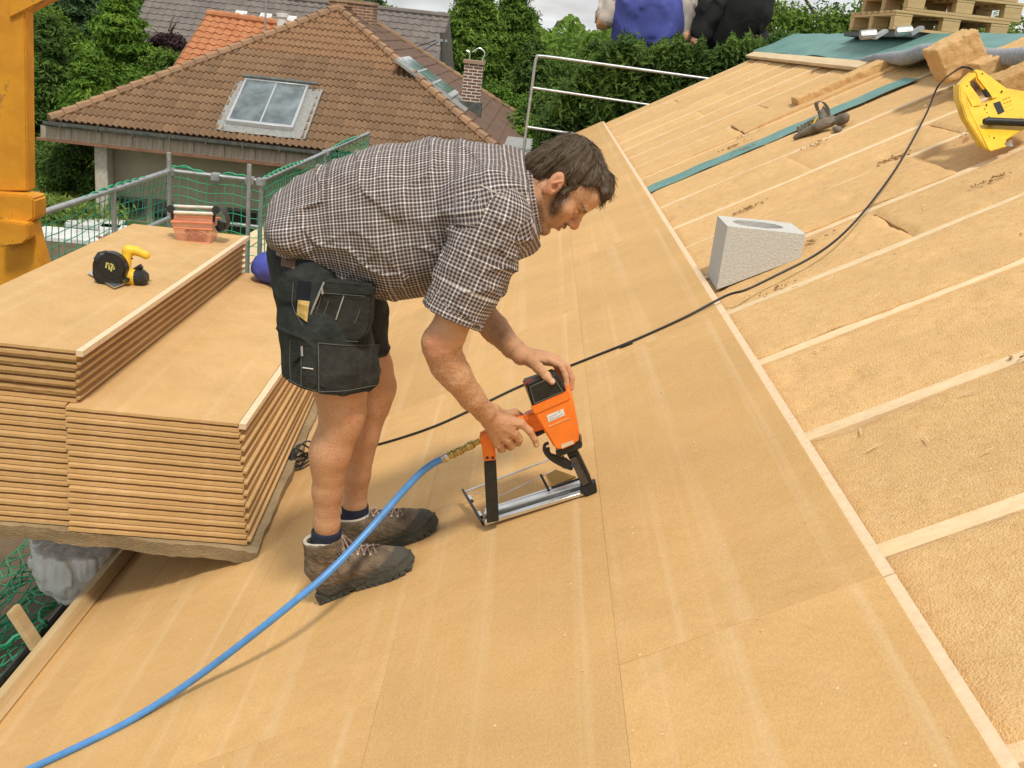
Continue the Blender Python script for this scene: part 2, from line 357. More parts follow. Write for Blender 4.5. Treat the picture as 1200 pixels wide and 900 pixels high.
# deck boards, each one a mesh with a small tapering joint
def deck_board(S0, S1, y0, y1, lift=0.):
    g = .0002; mb = MB(); z1 = -.0+lift
    a = R((S0+S1)/2, (y0+y1)/2, 0)
    mb.rbox(S0+g, S1-g, y0+g, y1-g, -.036, z1)
    o = mb.build('roof_board', M['deck'], roof, bevel=.0007, seg=1, origin=a); return o
rows = [(-.335, EDGE, [NEAR, .1, 1.765, 3.70, 5.63, 7.9, 10.3, ROOF_END]), (-.905, -.335, [NEAR, .75, 2.9, 4.6, 6.9, 9.1, 11.3, ROOF_END]),
        (-1.475, -.905, [NEAR, 0., 1.95, 4.1, 6.1, 8.3, 10.6, ROOF_END]), (-2.045, -1.475, [NEAR, 1.05, 3.1, 5.2, 7.2, 9.4, 11.4, ROOF_END]), (EAVE, -2.045, [NEAR, .5, 2.4, 4.5, 6.5, 8.7, 10.8, ROOF_END])]
for i, (S0, S1, ys) in enumerate(rows):
    for a, b in zip(ys[:-1], ys[1:]): deck_board(S0, S1, a, b, random.uniform(-.0004, .0003))
mb = MB()                       # tongue along the upper edge of the top row
for a, b in zip(rows[0][2][:-1], rows[0][2][1:]): mb.rbox(EDGE-.004, EDGE+.024, a+.002, b-.002, -.027, -.009)
mb.build('board_tongue', M['tongue'], roof)
# rafters and insulation
ry = [NEAR+.1, -.88, -.25, .38, 1.27-.26, 1.905-.005, 2.53, 3.172, 3.79, 4.40, 5.03, 5.57, 6.27, 6.95, 7.60, 8.22, 8.85, 9.47, 10.1, 10.72, 11.35, 11.97, ROOF_END-.04]
ry[4] = 1.28; ry[3] = .655; ry[2] = .03; ry[1] = -.6
STRIP = 13
for i, y in enumerate(ry):
    mb = MB(); mb.rbox(EAVE, RIDGE, y-.027, y+.027, -.24, -.0375)
    mb.build('rafter', M['rafter'], roof, origin=R(0, y, -.1))
def batt(S0, S1, y0, y1, lift, seed, nu=None, droop=0., m='batt', name='insulation_batt'):
    far = y0 > 6
    nu = nu or (18 if far else 46); nv = 6 if far else 20
    r = np.random.default_rng(seed); ox, oy = r.random(2)*40
    def fn(u, v):
        S = S0+(S1-S0)*u; y = y0+(y1-y0)*v
        e = min(v, 1-v); eu = min(u, 1-u)*(S1-S0)
        ed = float(vnoise(S*3.1+ox, v*.6+seed, 3.3))*.024*(1 if v > .5 else -1)*0+float(vnoise(S*3.5+ox, round(v)*5.+seed, 3.3))*.022+float(vnoise(S*19+ox, v*2+seed, 1.3))*.007
        if e < .001: y += ed
        h = -.0375+lift+float(vnoise(S*2.2+ox, y*3.1+oy, 0.5))*.006+float(vnoise(S*11+ox, y*13+oy, 2.5))*.0028+float(vnoise(S*38+ox, y*45+oy, 7.5))*.0025
        if e < .06: h -= .008*(1-e/.06)
        if eu < .02: h -= .01*(1-eu/.02)
        pit = float(vnoise(S*7+ox*3, y*9+oy, 9.1))
        if pit > .62: h -= (pit-.62)*.06
        return R(S, y, h-droop*u)
    mb = MB(); mb.grid(fn, nu, nv, NR*(.14))
    return mb.build(name, M[m], roof, smooth=True, origin=R((S0+S1)/2, (y0+y1)/2, -.05))
for i in range(len(ry)-1):
    y0, y1 = ry[i]+(.020 if i < 8 else .012 if i < 11 else .004), ry[i+1]-(.020 if i < 8 else .012 if i < 11 else .004)
    if i+1 == STRIP: y1 = ry[STRIP]-.05
    if i == STRIP: y0 = ry[STRIP]+.034
    cuts = [EDGE+.005, 1.35+.35*math.sin(i*2.1), RIDGE-.02]
    if i == 8: cuts = [EDGE+.005, .98, 2.0, RIDGE-.02]
    if i < 2: cuts = [EDGE+.005, RIDGE-.02]
    for j in range(len(cuts)-1):
        lift = .008*math.sin(i*3.7+j*2)+(-.006 if j else .004)
        if i == 9 and j == 1: lift -= .014
        if i == 14 and j == 1: lift = .03
        batt(cuts[j]+.002, cuts[j+1]-.004, y0, y1, lift, i*7+j)
    # wood fibre below the boarded part closes the bay underneath
# membrane strip lying over one rafter
mb = MB()
yS = ry[STRIP]
mb.grid(lambda u, v: R(EDGE+.03+(2.02-EDGE)*u, yS+.03+(v-.5)*.27+.008*math.sin(u*9), -.0285+.002*math.sin(u*37)+.003*math.cos(v*5)), 70, 4, NR*.002)
mb.build('membrane_strip', M['teal'], roof, smooth=True)
# fascia, eave batten and other slope
mb = MB(); mb.rbox(-2.345, -2.29, NEAR, ROOF_END, .002, .050)
mb.build('eave_batten', M['batten'], roof, bevel=.003, origin=R(-2.35, 3, .02))
mb = MB(); mb.rbox(EAVE-.03, EAVE-.002, NEAR, ROOF_END, -.25, -.002); mb.build('fascia_board', M['batten'], roof, origin=R(-2.35, 3, -.2))
Rg = R(RIDGE, 0, -.0375)
mb = MB(); W = 4.6
C2 = np.array([math.cos(PITCH), 0, -math.sin(PITCH)]); N2 = np.array([math.sin(PITCH), 0, math.cos(PITCH)])
mb.box(Rg+C2*W/2+YH*(ROOF_END+NEAR)/2-N2*.11, C2*W/2, YH*(ROOF_END-NEAR)/2, N2*.108)
mb.build('far_slope', M['teal'], roof)
mb = MB(); mb.abox((Rg[0]-.05, NEAR, Rg[2]-.35), (Rg[0]+.05, ROOF_END, Rg[2]-.02)); mb.build('ridge_beam', M['rafter'], roof)
house = thing('house_walls', (1.5, 6, -5.6), 'rendered walls of the house beneath the roof under construction', 'house')
ex = R(EAVE, 0)[0]+.35; fx = Rg[0]+C2[0]*W-.4
mb = MB()
def gable(y):
    return [(ex, y, -5.6), (fx, y, -5.6), (fx, y, Rg[2]-.26-(fx-Rg[0])*math.tan(PITCH)), (Rg[0], y, Rg[2]-.36), (ex, y, R(EAVE, 0)[2]-.26+(.35)*math.tan(PITCH))]
mb.prism(gable(NEAR+.3), (0, .3, 0)); mb.prism(gable(ROOF_END-.55), (0, .3, 0)); mb.build('gable_wall', M['render'], house)
mb = MB(); mb.abox((ex, NEAR+.6, -5.6), (ex+.3, ROOF_END-.6, gable(0)[4][2]-.03)); mb.abox((fx-.3, NEAR+.6, -5.6), (fx, ROOF_END-.6, gable(0)[2][2]-.03)); mb.build('side_wall', M['render'], house)
# ridge items: plank, membrane over the ridge, lifted fleece edge
plank = MB(); plank.rbox(2.035, 2.15, 8.15, 12.75, -.018, .012)
tag(plank.build('wooden_plank', M['plank'], bevel=.003, origin=R(2.09, 10.4)), 'long pale wooden plank lying along the lower edge of the green membrane near the ridge', 'plank')
mem = MB()
def memf(u, v):
    y = 3.6+(12.9-3.6)*v; S = 2.17+(.62)*u
    lo = 2.16 if y > 8 else 2.16+.0*(8-y)
    S = lo+(2.66-lo)*u
    w = max(0, min(1, (8.6-y)/1.6)); h = .004+.012*math.sin(y*4+u*5)*(1-u)+.005*float(vnoise(S*6, y*3, 2))
    h += w*(1-u)**1.2*.13
    return R(S, y, h)
mem.grid(memf, 14, 90, NR*.003)
def memg(u, v):
    y = 3.6+(12.9-3.6)*v; return Rg+C2*(.05+1.2*u)+YH*y+N2*(.012)+NR*0
mem.grid(memg, 4, 30, N2*.003)
memo = thing('roof_membrane', R(2.4, 9), 'dark green roofing membrane draped over the ridge, its lower edge lifted', 'membrane')
mem.build('membrane_sheet', M['teal'], memo, smooth=True)
fl = MB(); pts = []
for k in range(60):
    y = 8.7-(8.7-3.6)*k/59; w = max(0, min(1, (8.6-y)/1.6)); h = memf(0, (y-3.6)/9.3)@NR-DR
    pts.append(R(2.165, y, h-.038*min(1, .3+w)+.003*math.sin(y*5)))
fl.tube(pts, [.012+.036*min(1, k/14)*(1+.05*math.sin(k*.5)) for k in range(60)], 12)
fl.build('fleece_edge', M['fleece'], memo, smooth=True)
# dark hollow + loose offcuts by the ridge
# ================================================================ GROUND AND NEIGHBOURHOOD
GZ = -5.6
grass = mat('grass', (.10, .15, .035), .95, scale=.6, bump=.8, bscale=20, col2=(.055, .085, .02), detail=8)
mb = MB(); mb.add([(-1500, -1500, GZ), (1500, -1500, GZ), (1500, 3000, GZ), (-1500, 3000, GZ)], [(0, 1, 2, 3)])
tag(mb.build('ground', grass), kind='structure')
mb = MB(); mb.add([(-14, -3, GZ+.004), (9, -3, GZ+.004), (9, 23.5, GZ+.004), (-14, 23.5, GZ+.004)], [(0, 1, 2, 3)])
tag(mb.build('building_plot', M['soil']), kind='structure')
tileA = mat('brown_roof_tile', (.29, .17, .088), .85, scale=1.2, bump=.3, bscale=60, col2=(.17, .105, .06), coords='Object', objvar=.14)
tileStuff = mat('brown_roof_tiles', (.29, .17, .088), .85, scale=3.2, bump=.3, bscale=60, col2=(.24, .125, .065))
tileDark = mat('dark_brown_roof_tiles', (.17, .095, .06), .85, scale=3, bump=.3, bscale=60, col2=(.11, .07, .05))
tileOr = mat('orange_roof_tiles', (.50, .215, .10), .85, scale=4, bump=.3, bscale=60, col2=(.36, .13, .05))
tileGr = mat('grey_roof_tiles', (.21, .185, .165), .85, scale=2, bump=.3, bscale=60, col2=(.14, .12, .11))
mortar = mat('hip_mortar', (.42, .30, .20), .9, scale=6, bump=.5, bscale=40, col2=(.28, .17, .10))
lead = mat('lead_flashing', (.33, .33, .31), .7, scale=14, bump=.7, bscale=30, col2=(.22, .22, .21))
zinc = mat('zinc_gutter', (.16, .17, .155), .5, .2, 8, .1, 40, metal=.5)
soffit = mat('stained_fascia', (.50, .46, .38), .85, scale=2.2, bump=.2, bscale=30, col2=(.25, .19, .12), stretch=(6, 1, .6))
copper = mat('brown_board', (.26, .13, .075), .8, .15, 5, .1, 30)
darkglass = mat('dark_glass', (.012, .014, .014), .12, .1, 4, 0, spec=.6)
skyglass = mat('skylight_glass', (.16, .20, .21), .12, .25, 2.5, .02, 12, spec=.9)
def brick_mat(name, a, b_, mo, sc=1.):
    m = mat(name, a, .9, .1, 6, .1, 60); nt, N, L, b = nodes(m)
    tc = N('ShaderNodeTexCoord'); sx = N('ShaderNodeSeparateXYZ'); L(tc.outputs['Object'], sx.inputs[0]); ad = N('ShaderNodeMath'); L(sx.outputs[0], ad.inputs[0]); L(sx.outputs[1], ad.inputs[1])
    cx = N('ShaderNodeCombineXYZ'); L(ad.outputs[0], cx.inputs[0]); L(sx.outputs[2], cx.inputs[1])
    br = N('ShaderNodeTexBrick'); br.inputs['Scale'].default_value = sc; br.inputs['Brick Width'].default_value = .25; br.inputs['Row Height'].default_value = .083; br.inputs['Mortar Size'].default_value = .013
    br.inputs['Color1'].default_value = (*a, 1); br.inputs['Color2'].default_value = (*b_, 1); br.inputs['Mortar'].default_value = (*mo, 1); L(cx.outputs[0], br.inputs[0]); L(br.outputs[0], b.inputs['Base Color']); return m
brickA = brick_mat('chimney_brick', (.33, .15, .08), (.22, .10, .06), (.45, .38, .28)); brickB = brick_mat('chimney_brick_white_joints', (.20, .085, .06), (.15, .07, .05), (.62, .58, .50))
def tile_geo(e, s, n, w, l, cols=1, amp=.048, hump=2, seg=4, x0=None, lim=None):
    """one interlocking tile: e across, s up the slope, n normal; origin at lower left corner. lim(t) -> allowed range of e at slope length t"""
    k = hump*seg; mb = MB(); top = []; low = []; lip = []
    for i in range(k+1):
        a = i/k; q = (a*hump) % 1.; z = amp*(math.sin(math.pi*min(1, q/.62)) if q < .62 else -.25*math.sin(math.pi*(q-.62)/.38))
        if i == k: z = 0
        top.append((a*w, l*1.06, z)); low.append((a*w, 0, z+.030)); lip.append((a*w, .004, z-.006))
    return top, low, lip, k
def make_tile_mesh(w, l, e, s, n, name=None, clampf=None, off=(0, 0), seg=4, hump=2):
    top, low, lip, k = tile_geo(e, s, n, w, l, seg=seg, hump=hump)
    vs = []
    for row in (lip, low, top):
        for (a, t, z) in row:
            if clampf: lo, hi = clampf(off[1]+t); a = min(max(off[0]+a, lo), hi)-off[0]
            vs.append(e*a+s*t+n*z)
    fs = [(i, i+1, k+1+i+1, k+1+i) for i in range(k)]+[(k+1+i, k+1+i+1, 2*(k+1)+i+1, 2*(k+1)+i) for i in range(k)]
    return vs, fs
def tiled_face(org, e, s, n, L, lim, parent, matp, mats, single=0, w=.30, l=.335, hole=None, seg=4, hump=2, sname='roof_tile', phase=0.):
    """lay tiles on a roof face; the lowest 'single' tiles are separate parts, the rest one mesh"""
    shared = None; cnt = 0; rest = MB(); nr = int(L/l)+1
    for r in range(nr):
        t = r*l; lo, hi = lim(t+.02); lo2, hi2 = lim(t+l)
        c0 = math.floor((min(lo, lo2)-phase)/w); c1 = math.ceil((max(hi, hi2)-phase)/w)
        for c in range(c0, c1):
            a = c*w+phase
            if min(hi, hi2)-a < .05 and hi-a < .08 or a+w-lo < .08: continue
            if hole and hole[0] < a+w/2 < hole[1] and hole[2] < t+l*.5 < hole[3]: continue
            edge = a < max(lo, lo2) or a+w > min(hi, hi2); jz = random.uniform(-.004, .004)
            o = org+e*a+s*t+n*jz
            if cnt < single:
                if edge:
                    vs, fs = make_tile_mesh(w, l, e, s, n, clampf=lim, off=(a, t), seg=seg, hump=hump)
                    m = MB(); m.add(vs, fs); me = m.mesh(sname, smooth=True)
                else:
                    if shared is None:
                        vs, fs = make_tile_mesh(w, l, e, s, n, seg=seg, hump=hump); m = MB(); m.add(vs, fs); shared = m.mesh(sname, smooth=True)
                    me = shared
                ob = link(sname, me, matp, parent); ob.location = Vector((o-org_of(parent)).tolist()); cnt += 1
            else:
                vs, fs = make_tile_mesh(w, l, e, s, n, clampf=lim if edge else None, off=(a, t), seg=seg, hump=hump); rest.add([v+o for v in vs], fs)
    if rest.v: tag(rest.build(sname+'s', mats, parent, smooth=True), kind='stuff')
# ---------------- neighbour's house with hipped roof
HY = 25.; el = P(58, 141, HY); er = P(612, 201, HY); ez = (el[2]+er[2])/2; x0, x1 = el[0], er[0]; hw = (x1-x0)/2
ap = P(403, 11, HY+hw); rise = ap[2]-ez; xc = (x0+x1)/2; back = 2*hw+2.4
nb = thing('neighbour_house', (xc, HY+4, GZ), 'brown tiled hip roof house with a large skylight, seen beyond the green safety net', 'house')
th = math.atan2(rise, hw); Ls = math.hypot(rise, hw)
E_ = np.array([1., 0, 0]); s_ = np.array([0, math.cos(th), math.sin(th)]); n_ = np.array([0, -math.sin(th), math.cos(th)])
O = np.array([x0, HY, ez])
flim = lambda t: (t/Ls*hw, 2*hw-t/Ls*hw)
def onface(px, py): r = ray(px, py); q = r*((O@n_)/(r@n_)); d = q-O; return d@E_, d@s_
sk = [onface(*p) for p in ((290, 97), (367, 106), (340, 155), (263, 148))]; skx0 = (sk[0][0]+sk[3][0])/2; skx1 = (sk[1][0]+sk[2][0])/2; sks0 = (sk[2][1]+sk[3][1])/2; sks1 = (sk[0][1]+sk[1][1])/2
tiled_face(O, E_, s_, n_, Ls, flim, nb, tileA, tileStuff, single=290, hole=(skx0-.08, skx1+.12, sks0-.1, sks1+.02))
mb = MB(); A4 = [O, O+E_*2*hw, O+E_*2*hw+YH*back, O+YH*back]; r1 = O+E_*hw+YH*hw+np.array([0, 0, rise]); r2 = r1+YH*(back-2*hw); dn = np.array([0, 0, -.05])
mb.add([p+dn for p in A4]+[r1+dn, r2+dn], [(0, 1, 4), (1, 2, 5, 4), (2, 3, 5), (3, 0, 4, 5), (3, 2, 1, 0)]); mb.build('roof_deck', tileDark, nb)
# right face, seen at a grazing angle: flat dark tiles
O2 = O+E_*2*hw; e2 = YH; s2 = np.array([-math.cos(th), 0, math.sin(th)]); n2 = np.array([math.sin(th), 0, math.cos(th)])
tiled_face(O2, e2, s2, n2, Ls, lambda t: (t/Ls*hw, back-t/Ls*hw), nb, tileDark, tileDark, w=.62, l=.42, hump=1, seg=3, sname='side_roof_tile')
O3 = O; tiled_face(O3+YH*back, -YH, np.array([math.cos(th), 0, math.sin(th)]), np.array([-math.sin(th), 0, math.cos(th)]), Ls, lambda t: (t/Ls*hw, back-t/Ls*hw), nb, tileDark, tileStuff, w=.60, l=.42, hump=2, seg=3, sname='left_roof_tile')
# hip caps
def hip(a, b, r=.12, n=None, parent=nb, m=mortar):
    d = b-a; L_ = np.linalg.norm(d); n = n or int(L_/.36); d = d/L_
    for k in range(n):
        p = a+d*L_*k/n; q = a+d*L_*(k+1.12)/n; mb = MB(); mb.tube([p+np.array([0, 0, .035]), q+np.array([0, 0, .01])], [r*1.08, r*.9], 8); mb.build('hip_tile', m, parent, smooth=True)
hipm = mat('hip_tile', (.36, .21, .115), .85, scale=3, bump=.4, bscale=40, col2=(.24, .15, .09), objvar=.15)
hip(A4[0], r1, m=hipm); hip(A4[1], r1, m=hipm); hip(A4[2], r2, m=hipm, n=24); hip(r1, r2, m=hipm)
# skylight
def F(a, t, h=0): return O+E_*a+s_*t+n_*h
sky_ = MB()
def fbox(mb, a0, a1, t0, t1, h0, h1): mb.box(F((a0+a1)/2, (t0+t1)/2, (h0+h1)/2), E_*(a1-a0)/2, s_*(t1-t0)/2, n_*(h1-h0)/2)
fr = MB(); fbox(fr, skx0, skx1, sks0, sks0+.09, .0, .17); fbox(fr, skx0, skx1, sks1-.07, sks1, .0, .17); fbox(fr, skx0, skx0+.07, sks0+.09, sks1-.07, 0, .165); fbox(fr, skx1-.07, skx1, sks0+.09, sks1-.07, 0, .165)
winf = fr.build('skylight_window', M['alu'], nb, bevel=.01, seg=1, origin=F((skx0+skx1)/2, (sks0+sks1)/2)); cm = (skx0+skx1)/2
for a, b in ((skx0+.07, cm-.02), (cm+.02, skx1-.07)):
    g = MB(); fbox(g, a, b, sks0+.09, sks1-.07, .11, .13); g.build('glass_pane', skyglass, winf)
g = MB(); fbox(g, cm-.02, cm+.02, sks0+.09, sks1-.07, .10, .15); g.build('glazing_bar', M['alu'], winf)
g = MB(); g.tube([F(skx0-.05, sks1+.02, .19), F(skx1+.22, sks1+.02, .19)], .045, 8); g.build('roller_box', zinc, winf)
def skirt(a0, a1, t0, t1, nu, nv):
    mb = MB(); mb.grid(lambda u, v: F(a0+(a1-a0)*u, t0+(t1-t0)*v, .05+.018*float(vnoise(u*nu*.9, v*nv*.9, a0))), nu, nv, n_*.01); mb.build('flashing', lead, nb, smooth=True)
skirt(skx0-.22, skx0, sks0-.25, sks1, 3, 14); skirt(skx1, skx1+.34, sks0-.25, sks1, 4, 14); skirt(skx0, skx1, sks0-.27, sks0, 16, 3)
# gutter, fascia, soffit
g = MB()
gp = [(-.02, .0), (-.02, -.06), (-.06, -.11), (-.11, -.11), (-.15, -.06), (-.155, .01), (-.14, .01), (-.135, -.05), (-.105, -.09), (-.065, -.09), (-.035, -.05), (-.035, 0)]
g.prism([np.array([x0-.1, HY+a, ez-.03+b]) for a, b in gp], (2*hw+.2, 0, 0)); g.build('gutter', zinc, nb)
for k in range(14):
    g = MB(); g.abox((x0+.3+k*.88, HY-.165, ez-.16), (x0+.33+k*.88, HY-.0, ez-.01)); g.build('gutter_bracket', zinc, nb)
for k in range(16):
    a = x0-.25+k*(2*hw+.5)/16; g = MB(); g.abox((a+.006, HY+.03, ez-.44), (a+(2*hw+.5)/16-.006, HY+.07, ez-.15)); g.build('fascia_panel', soffit, nb, origin=np.array([a, HY, ez-.3]))
g = MB(); g.abox((x0-.32, HY-.06, ez-.50), (x1+.25, HY+.9, ez-.445)); g.abox((x1-.7, HY+.95, ez-.50), (x1+.1, HY+back, ez-.445)); g.build('soffit', copper, nb)
g = MB(); wz = GZ; wx0 = P(128, 200, HY+.8)[0]; wx1 = x1-.7
g.abox((wx0, HY+.8, wz), (wx1, HY+back-1, ez-.51)); g.build('wall', M['render'], nb)
g = MB(); pa = P(113, 200, HY+.35)[0]; g.abox((pa, HY+.25, wz), (pa+.31, HY+.62, ez-.51)); g.build('pillar', mat('pillar_plaster', (.50, .46, .38), .9), nb, bevel=.01)
for (a, b, c, d) in ((134, 172, 229, 252), (179, 201, 233, 258), (266, 303, 243, 290), (330, 372, 250, 300)):
    A1 = P(a, c, HY+.78); B1 = P(b, d, HY+.78); g = MB(); g.abox((A1[0], HY+.72, B1[2]), (B1[0], HY+.79, A1[2])); w_ = g.build('window', zinc, nb); g = MB(); g.abox((A1[0]+.06, HY+.70, B1[2]+.06), (B1[0]-.06, HY+.722, A1[2]-.06)); g.build('pane', darkglass, w_)
# chimneys of that house
def chimney(cx, cy, w, d, z0, z1, m, parent=nb):
    g = MB(); g.abox((cx-w/2, cy-d/2, z0), (cx+w/2, cy+d/2, z1)); c = g.build('chimney', m, parent, origin=np.array([cx-w/2, cy-d/2, z0]))
    g = MB(); g.abox((cx-w/2-.04, cy-d/2-.04, z1+.002), (cx+w/2+.04, cy+d/2+.04, z1+.09)); g.build('chimney_cap', mortar, c); return c
q = P(413, 6, 32.2); chimney(q[0], 32.4, 1.32, .8, q[2]-1.6, q[2]+.05, brickA)
g = MB(); 
for dx in (-.4, 0, .4): g.tube([(q[0]+dx, 32.2, q[2]+.1), (q[0]+dx, 32.2, q[2]+.42)], .09, 10)
g.box((q[0], 32.2, q[2]+.46), (.62, 0, 0), (0, .3, 0), (0, 0, .03)); g.build('chimney_cowl', zinc, nb)
r = ray(547, 128); q = r*((O2@n2)/(r@n2)); top = P(549, 74, q[1]); ch = chimney(q[0]+.1, q[1], .50, .50, q[2]-.5, top[2], brickB)
g = MB(); g.abox((q[0]-.2, q[1]-.3, q[2]-.5), (q[0]+.4, q[1]+.3, q[2]+.22)); g.build('chimney_flashing', zinc, nb)
g = MB(); cxx = q[0]+.1; g.tube(spline([(cxx+.2, q[1], top[2]+.1), (cxx+.26, q[1], top[2]+.3), (cxx+.1, q[1], top[2]+.42), (cxx-.08, q[1], top[2]+.3)], 6), .018, 6); g.tube(spline([(cxx-.14, q[1], top[2]+.1), (cxx-.15, q[1], top[2]+.28), (cxx-.24, q[1], top[2]+.32)], 5), .018, 6); g.build('chimney_wire', M['alu'], nb)
# long skylight on the right face
GREENG = mat('green_glass', (.10, .20, .17), .15, .4, 2, 0, spec=.8)
def on2(px, py): r = ray(px, py); q = r*((O2@n2)/(r@n2)); d = q-O2; return d@e2, d@s2
cs_ = [on2(*p) for p in ((459, 73), (473, 71), (523, 107), (535, 129))]
yl, yh_ = (cs_[0][0]+cs_[3][0])/2, (cs_[1][0]+cs_[2][0])/2; sb_, sa_ = (cs_[0][1]+cs_[1][1])/2, (cs_[2][1]+cs_[3][1])/2
yl += .55; yh_ = max(yh_+.55, yl+1.0)
def G(a, t, h): return O2+e2*a+s2*t+n2*h
fr = MB(); fr.box(G((yl+yh_)/2, (sa_+sb_)/2, .07), e2*(yh_-yl)/2, s2*(sb_-sa_)/2, n2*.07); sl2 = fr.build('skylight_window', M['alu'], nb, bevel=.01)
for k in range(3):
    c_ = sa_+.12+(sb_-sa_-.24)*(k+.5)/3; fr = MB(); fr.box(G((yl+yh_)/2, c_, .145), e2*((yh_-yl)/2-.1), s2*((sb_-sa_-.24)/6-.03), n2*.008); fr.build('glass_pane', GREENG, sl2)
fr = MB(); fr.box(G((yl+yh_)/2, sa_-.25, .05), e2*((yh_-yl)/2+.15), s2*.25, n2*.02); fr.box(G(yl-.1, (sa_+sb_)/2, .05), e2*.1, s2*(sb_-sa_)/2, n2*.03); fr.build('flashing', lead, nb)
# ---------------- orange roof and grey roof behind
def simple_roof(name, label, a, b, dy, pitch, mt, w, l, H, seg, rear=True, hump=1, wallm=M['render'], cat='house'):
    """a,b: ridge ends; slope falls towards the camera over horizontal distance dy"""
    hb = thing(name, ((a[0]+b[0])/2, a[1], GZ), label, cat); e = nrm(b-a); Lr = np.linalg.norm(b-a)
    out = nrm(np.cross(e, [0, 0, 1])); t = math.tan(pitch); lo = a+out*dy-np.array([0, 0, dy*t]); s = nrm(a-lo); n = nrm(np.cross(e, s)); Ls_ = np.linalg.norm(a-lo)
    tiled_face(lo, e, s, n, Ls_-.05, lambda q: (0, Lr), hb, mt, mt, w=w, l=l, seg=seg, hump=hump)
    lo2 = a-out*dy-np.array([0, 0, dy*t]); g = MB(); dn = np.array([0, 0, -.06])
    g.add([p+dn for p in (lo, lo+e*Lr, a+e*Lr, a, lo2, lo2+e*Lr)], [(0, 1, 2, 3), (3, 2, 5, 4), (1, 5, 2), (4, 0, 3), (0, 4, 5, 1)]); g.build('roof', mt, hb)
    g = MB(); g.tube([a+np.array([0, 0, .03]), b+np.array([0, 0, .03])], .13, 8); g.build('ridge_tiles', mt, hb, smooth=True)
    g = MB(); base = [lo+e*.4-out*.5, lo+e*(Lr-.4)-out*.5, lo2+e*(Lr-.4)+out*.5, lo2+e*.4+out*.5]; zt = lo[2]-.07
    g.prism([np.array([p[0], p[1], GZ]) for p in base], (0, 0, zt-GZ)); g.build('wall', wallm, hb)
    g = MB(); g.prism([a+e*.0+np.array([0, 0, .02]), lo+np.array([0, 0, .02]), lo-np.array([0, 0, .22]), a-np.array([0, 0, .22])], -e*.05); g.build('verge_board', copper if mt is tileOr else zinc, hb)
    return hb, lo, e, s, n
simple_roof('orange_roof_house', 'small house with bright orange tiled roof between the brown hip roof and grey roof', P(243, 17, 37), P(372, 35, 36.4), 3.2, math.radians(36), tileOr, .30, .30, 0, 4)
gh, glo, ge, gs, gn = simple_roof('grey_roof_house', 'long house with weathered grey tiled roof and three small white roof windows, farthest away', P(180, -18, 47), P(527, 20, 46.), 6.4, math.radians(42), tileGr, .34, .36, 0, 3)
for (a, b, c, d) in ((276, 289, 15, 24), (305, 318, 18, 27), (336, 347, 21, 30)):
    def og(px, py): r = ray(px, py); q = r*((glo@gn)/(r@gn)); return q
    c0 = og((a+b)/2, (c+d)/2); w2 = (b-a)/2/1200*c0[1]; g = MB(); g.box(c0+gn*.08, ge*w2, gs*(d-c)/2/1200*c0[1]*1.3, gn*.05); f_ = g.build('roof_window', M['white'], gh, bevel=.01)
    g = MB(); g.box(c0+gn*.132, ge*w2*.72, gs*(d-c)/2/1200*c0[1]*.95, gn*.006); g.build('pane', mat('pale_blind', (.62, .64, .66), .4), f_)
# chimneys / masts over there
g = MB(); q = P(312, 26, 35.2); g.tube([P(310, 56, 34), P(312, -8, 34)], .03, 6); o = g.build('aerial_mast', M['steel']); tag(o, 'thin grey aerial mast rising beside the orange tiled roof', 'mast')
g = MB(); g.tube([P(330, 38, 34.2), P(331, 19, 34.2)], [.17, .15], 12); g.tube([P(331, 20, 34.2), P(331, 15, 34.2)], [.19, .19], 12)
tag(g.build('vent_pipe', M['white'], smooth=False), 'short thick white vent pipe sticking up by the orange roof', 'pipe')
pole = thing('utility_pole', P(519, 120, 43), 'dark wooden utility pole at the right end of the grey roof', 'pole')
g = MB(); g.tube([P(519, 300, 43)*np.array([1, 1, 0])+np.array([0, 0, GZ]), P(520, 38, 43)], [.2, .16], 10); g.build('shaft', mat('old_timber', (.11, .10, .085), .9), pole)
g = MB(); g.box(P(514, 47, 42.9), (.35, 0, 0), (0, .05, 0), (0, 0, .05)); g.tube([P(513, 92, 42.9), P(514, 60, 42.9)], .05, 6); g.build('crossarm', M['steel'], pole)
g = MB()
for (a, b) in (((430, 62), (511, 47)), ((470, 64), (513, 49))): g.tube([P(a[0], a[1], 38)*(1-t)+P(b[0], b[1], 42.9)*t+np.array([0, 0, -.5*t*(1-t)]) for t in np.linspace(0, 1, 8)], .022, 4)
g.build('overhead_wire', M['black'], pole)
lampm = thing('floodlight_mast', P(647, 60, 120), 'distant floodlight mast with a tilted lamp panel above the treetops', 'floodlight')
g = MB(); g.tube([(P(648, 60, 120)*[1, 1, 0])+[0, 0, GZ], P(649, 40, 120)], .16, 6); g.build('mast', M['steel'], lampm)
g = MB(); c0 = P(652, 33, 120); g.box(c0, nrm([.45, 0, 1])*.75, nrm([1, 0, -.45])*.32, (0, .1, 0)); g.build('lamp_panel', zinc, lampm)
fo = thing('garden_shed', P(612, 190, 20)*[1, 1, 0]+[0, 0, GZ], 'small grey flat roofed shed right of the brown house, behind the railing post', 'shed')
g = MB(); qa_ = P(603, 170, 20); g.abox((qa_[0]-.2, 19.6, qa_[2]-.12), (qa_[0]+.75, 21.6, qa_[2])); g.build('roof', lead, fo, bevel=.02)
g = MB(); g.abox((qa_[0]-.1, 19.75, GZ), (qa_[0]+.65, 21.5, qa_[2]-.125)); g.build('wall', M['render'], fo)
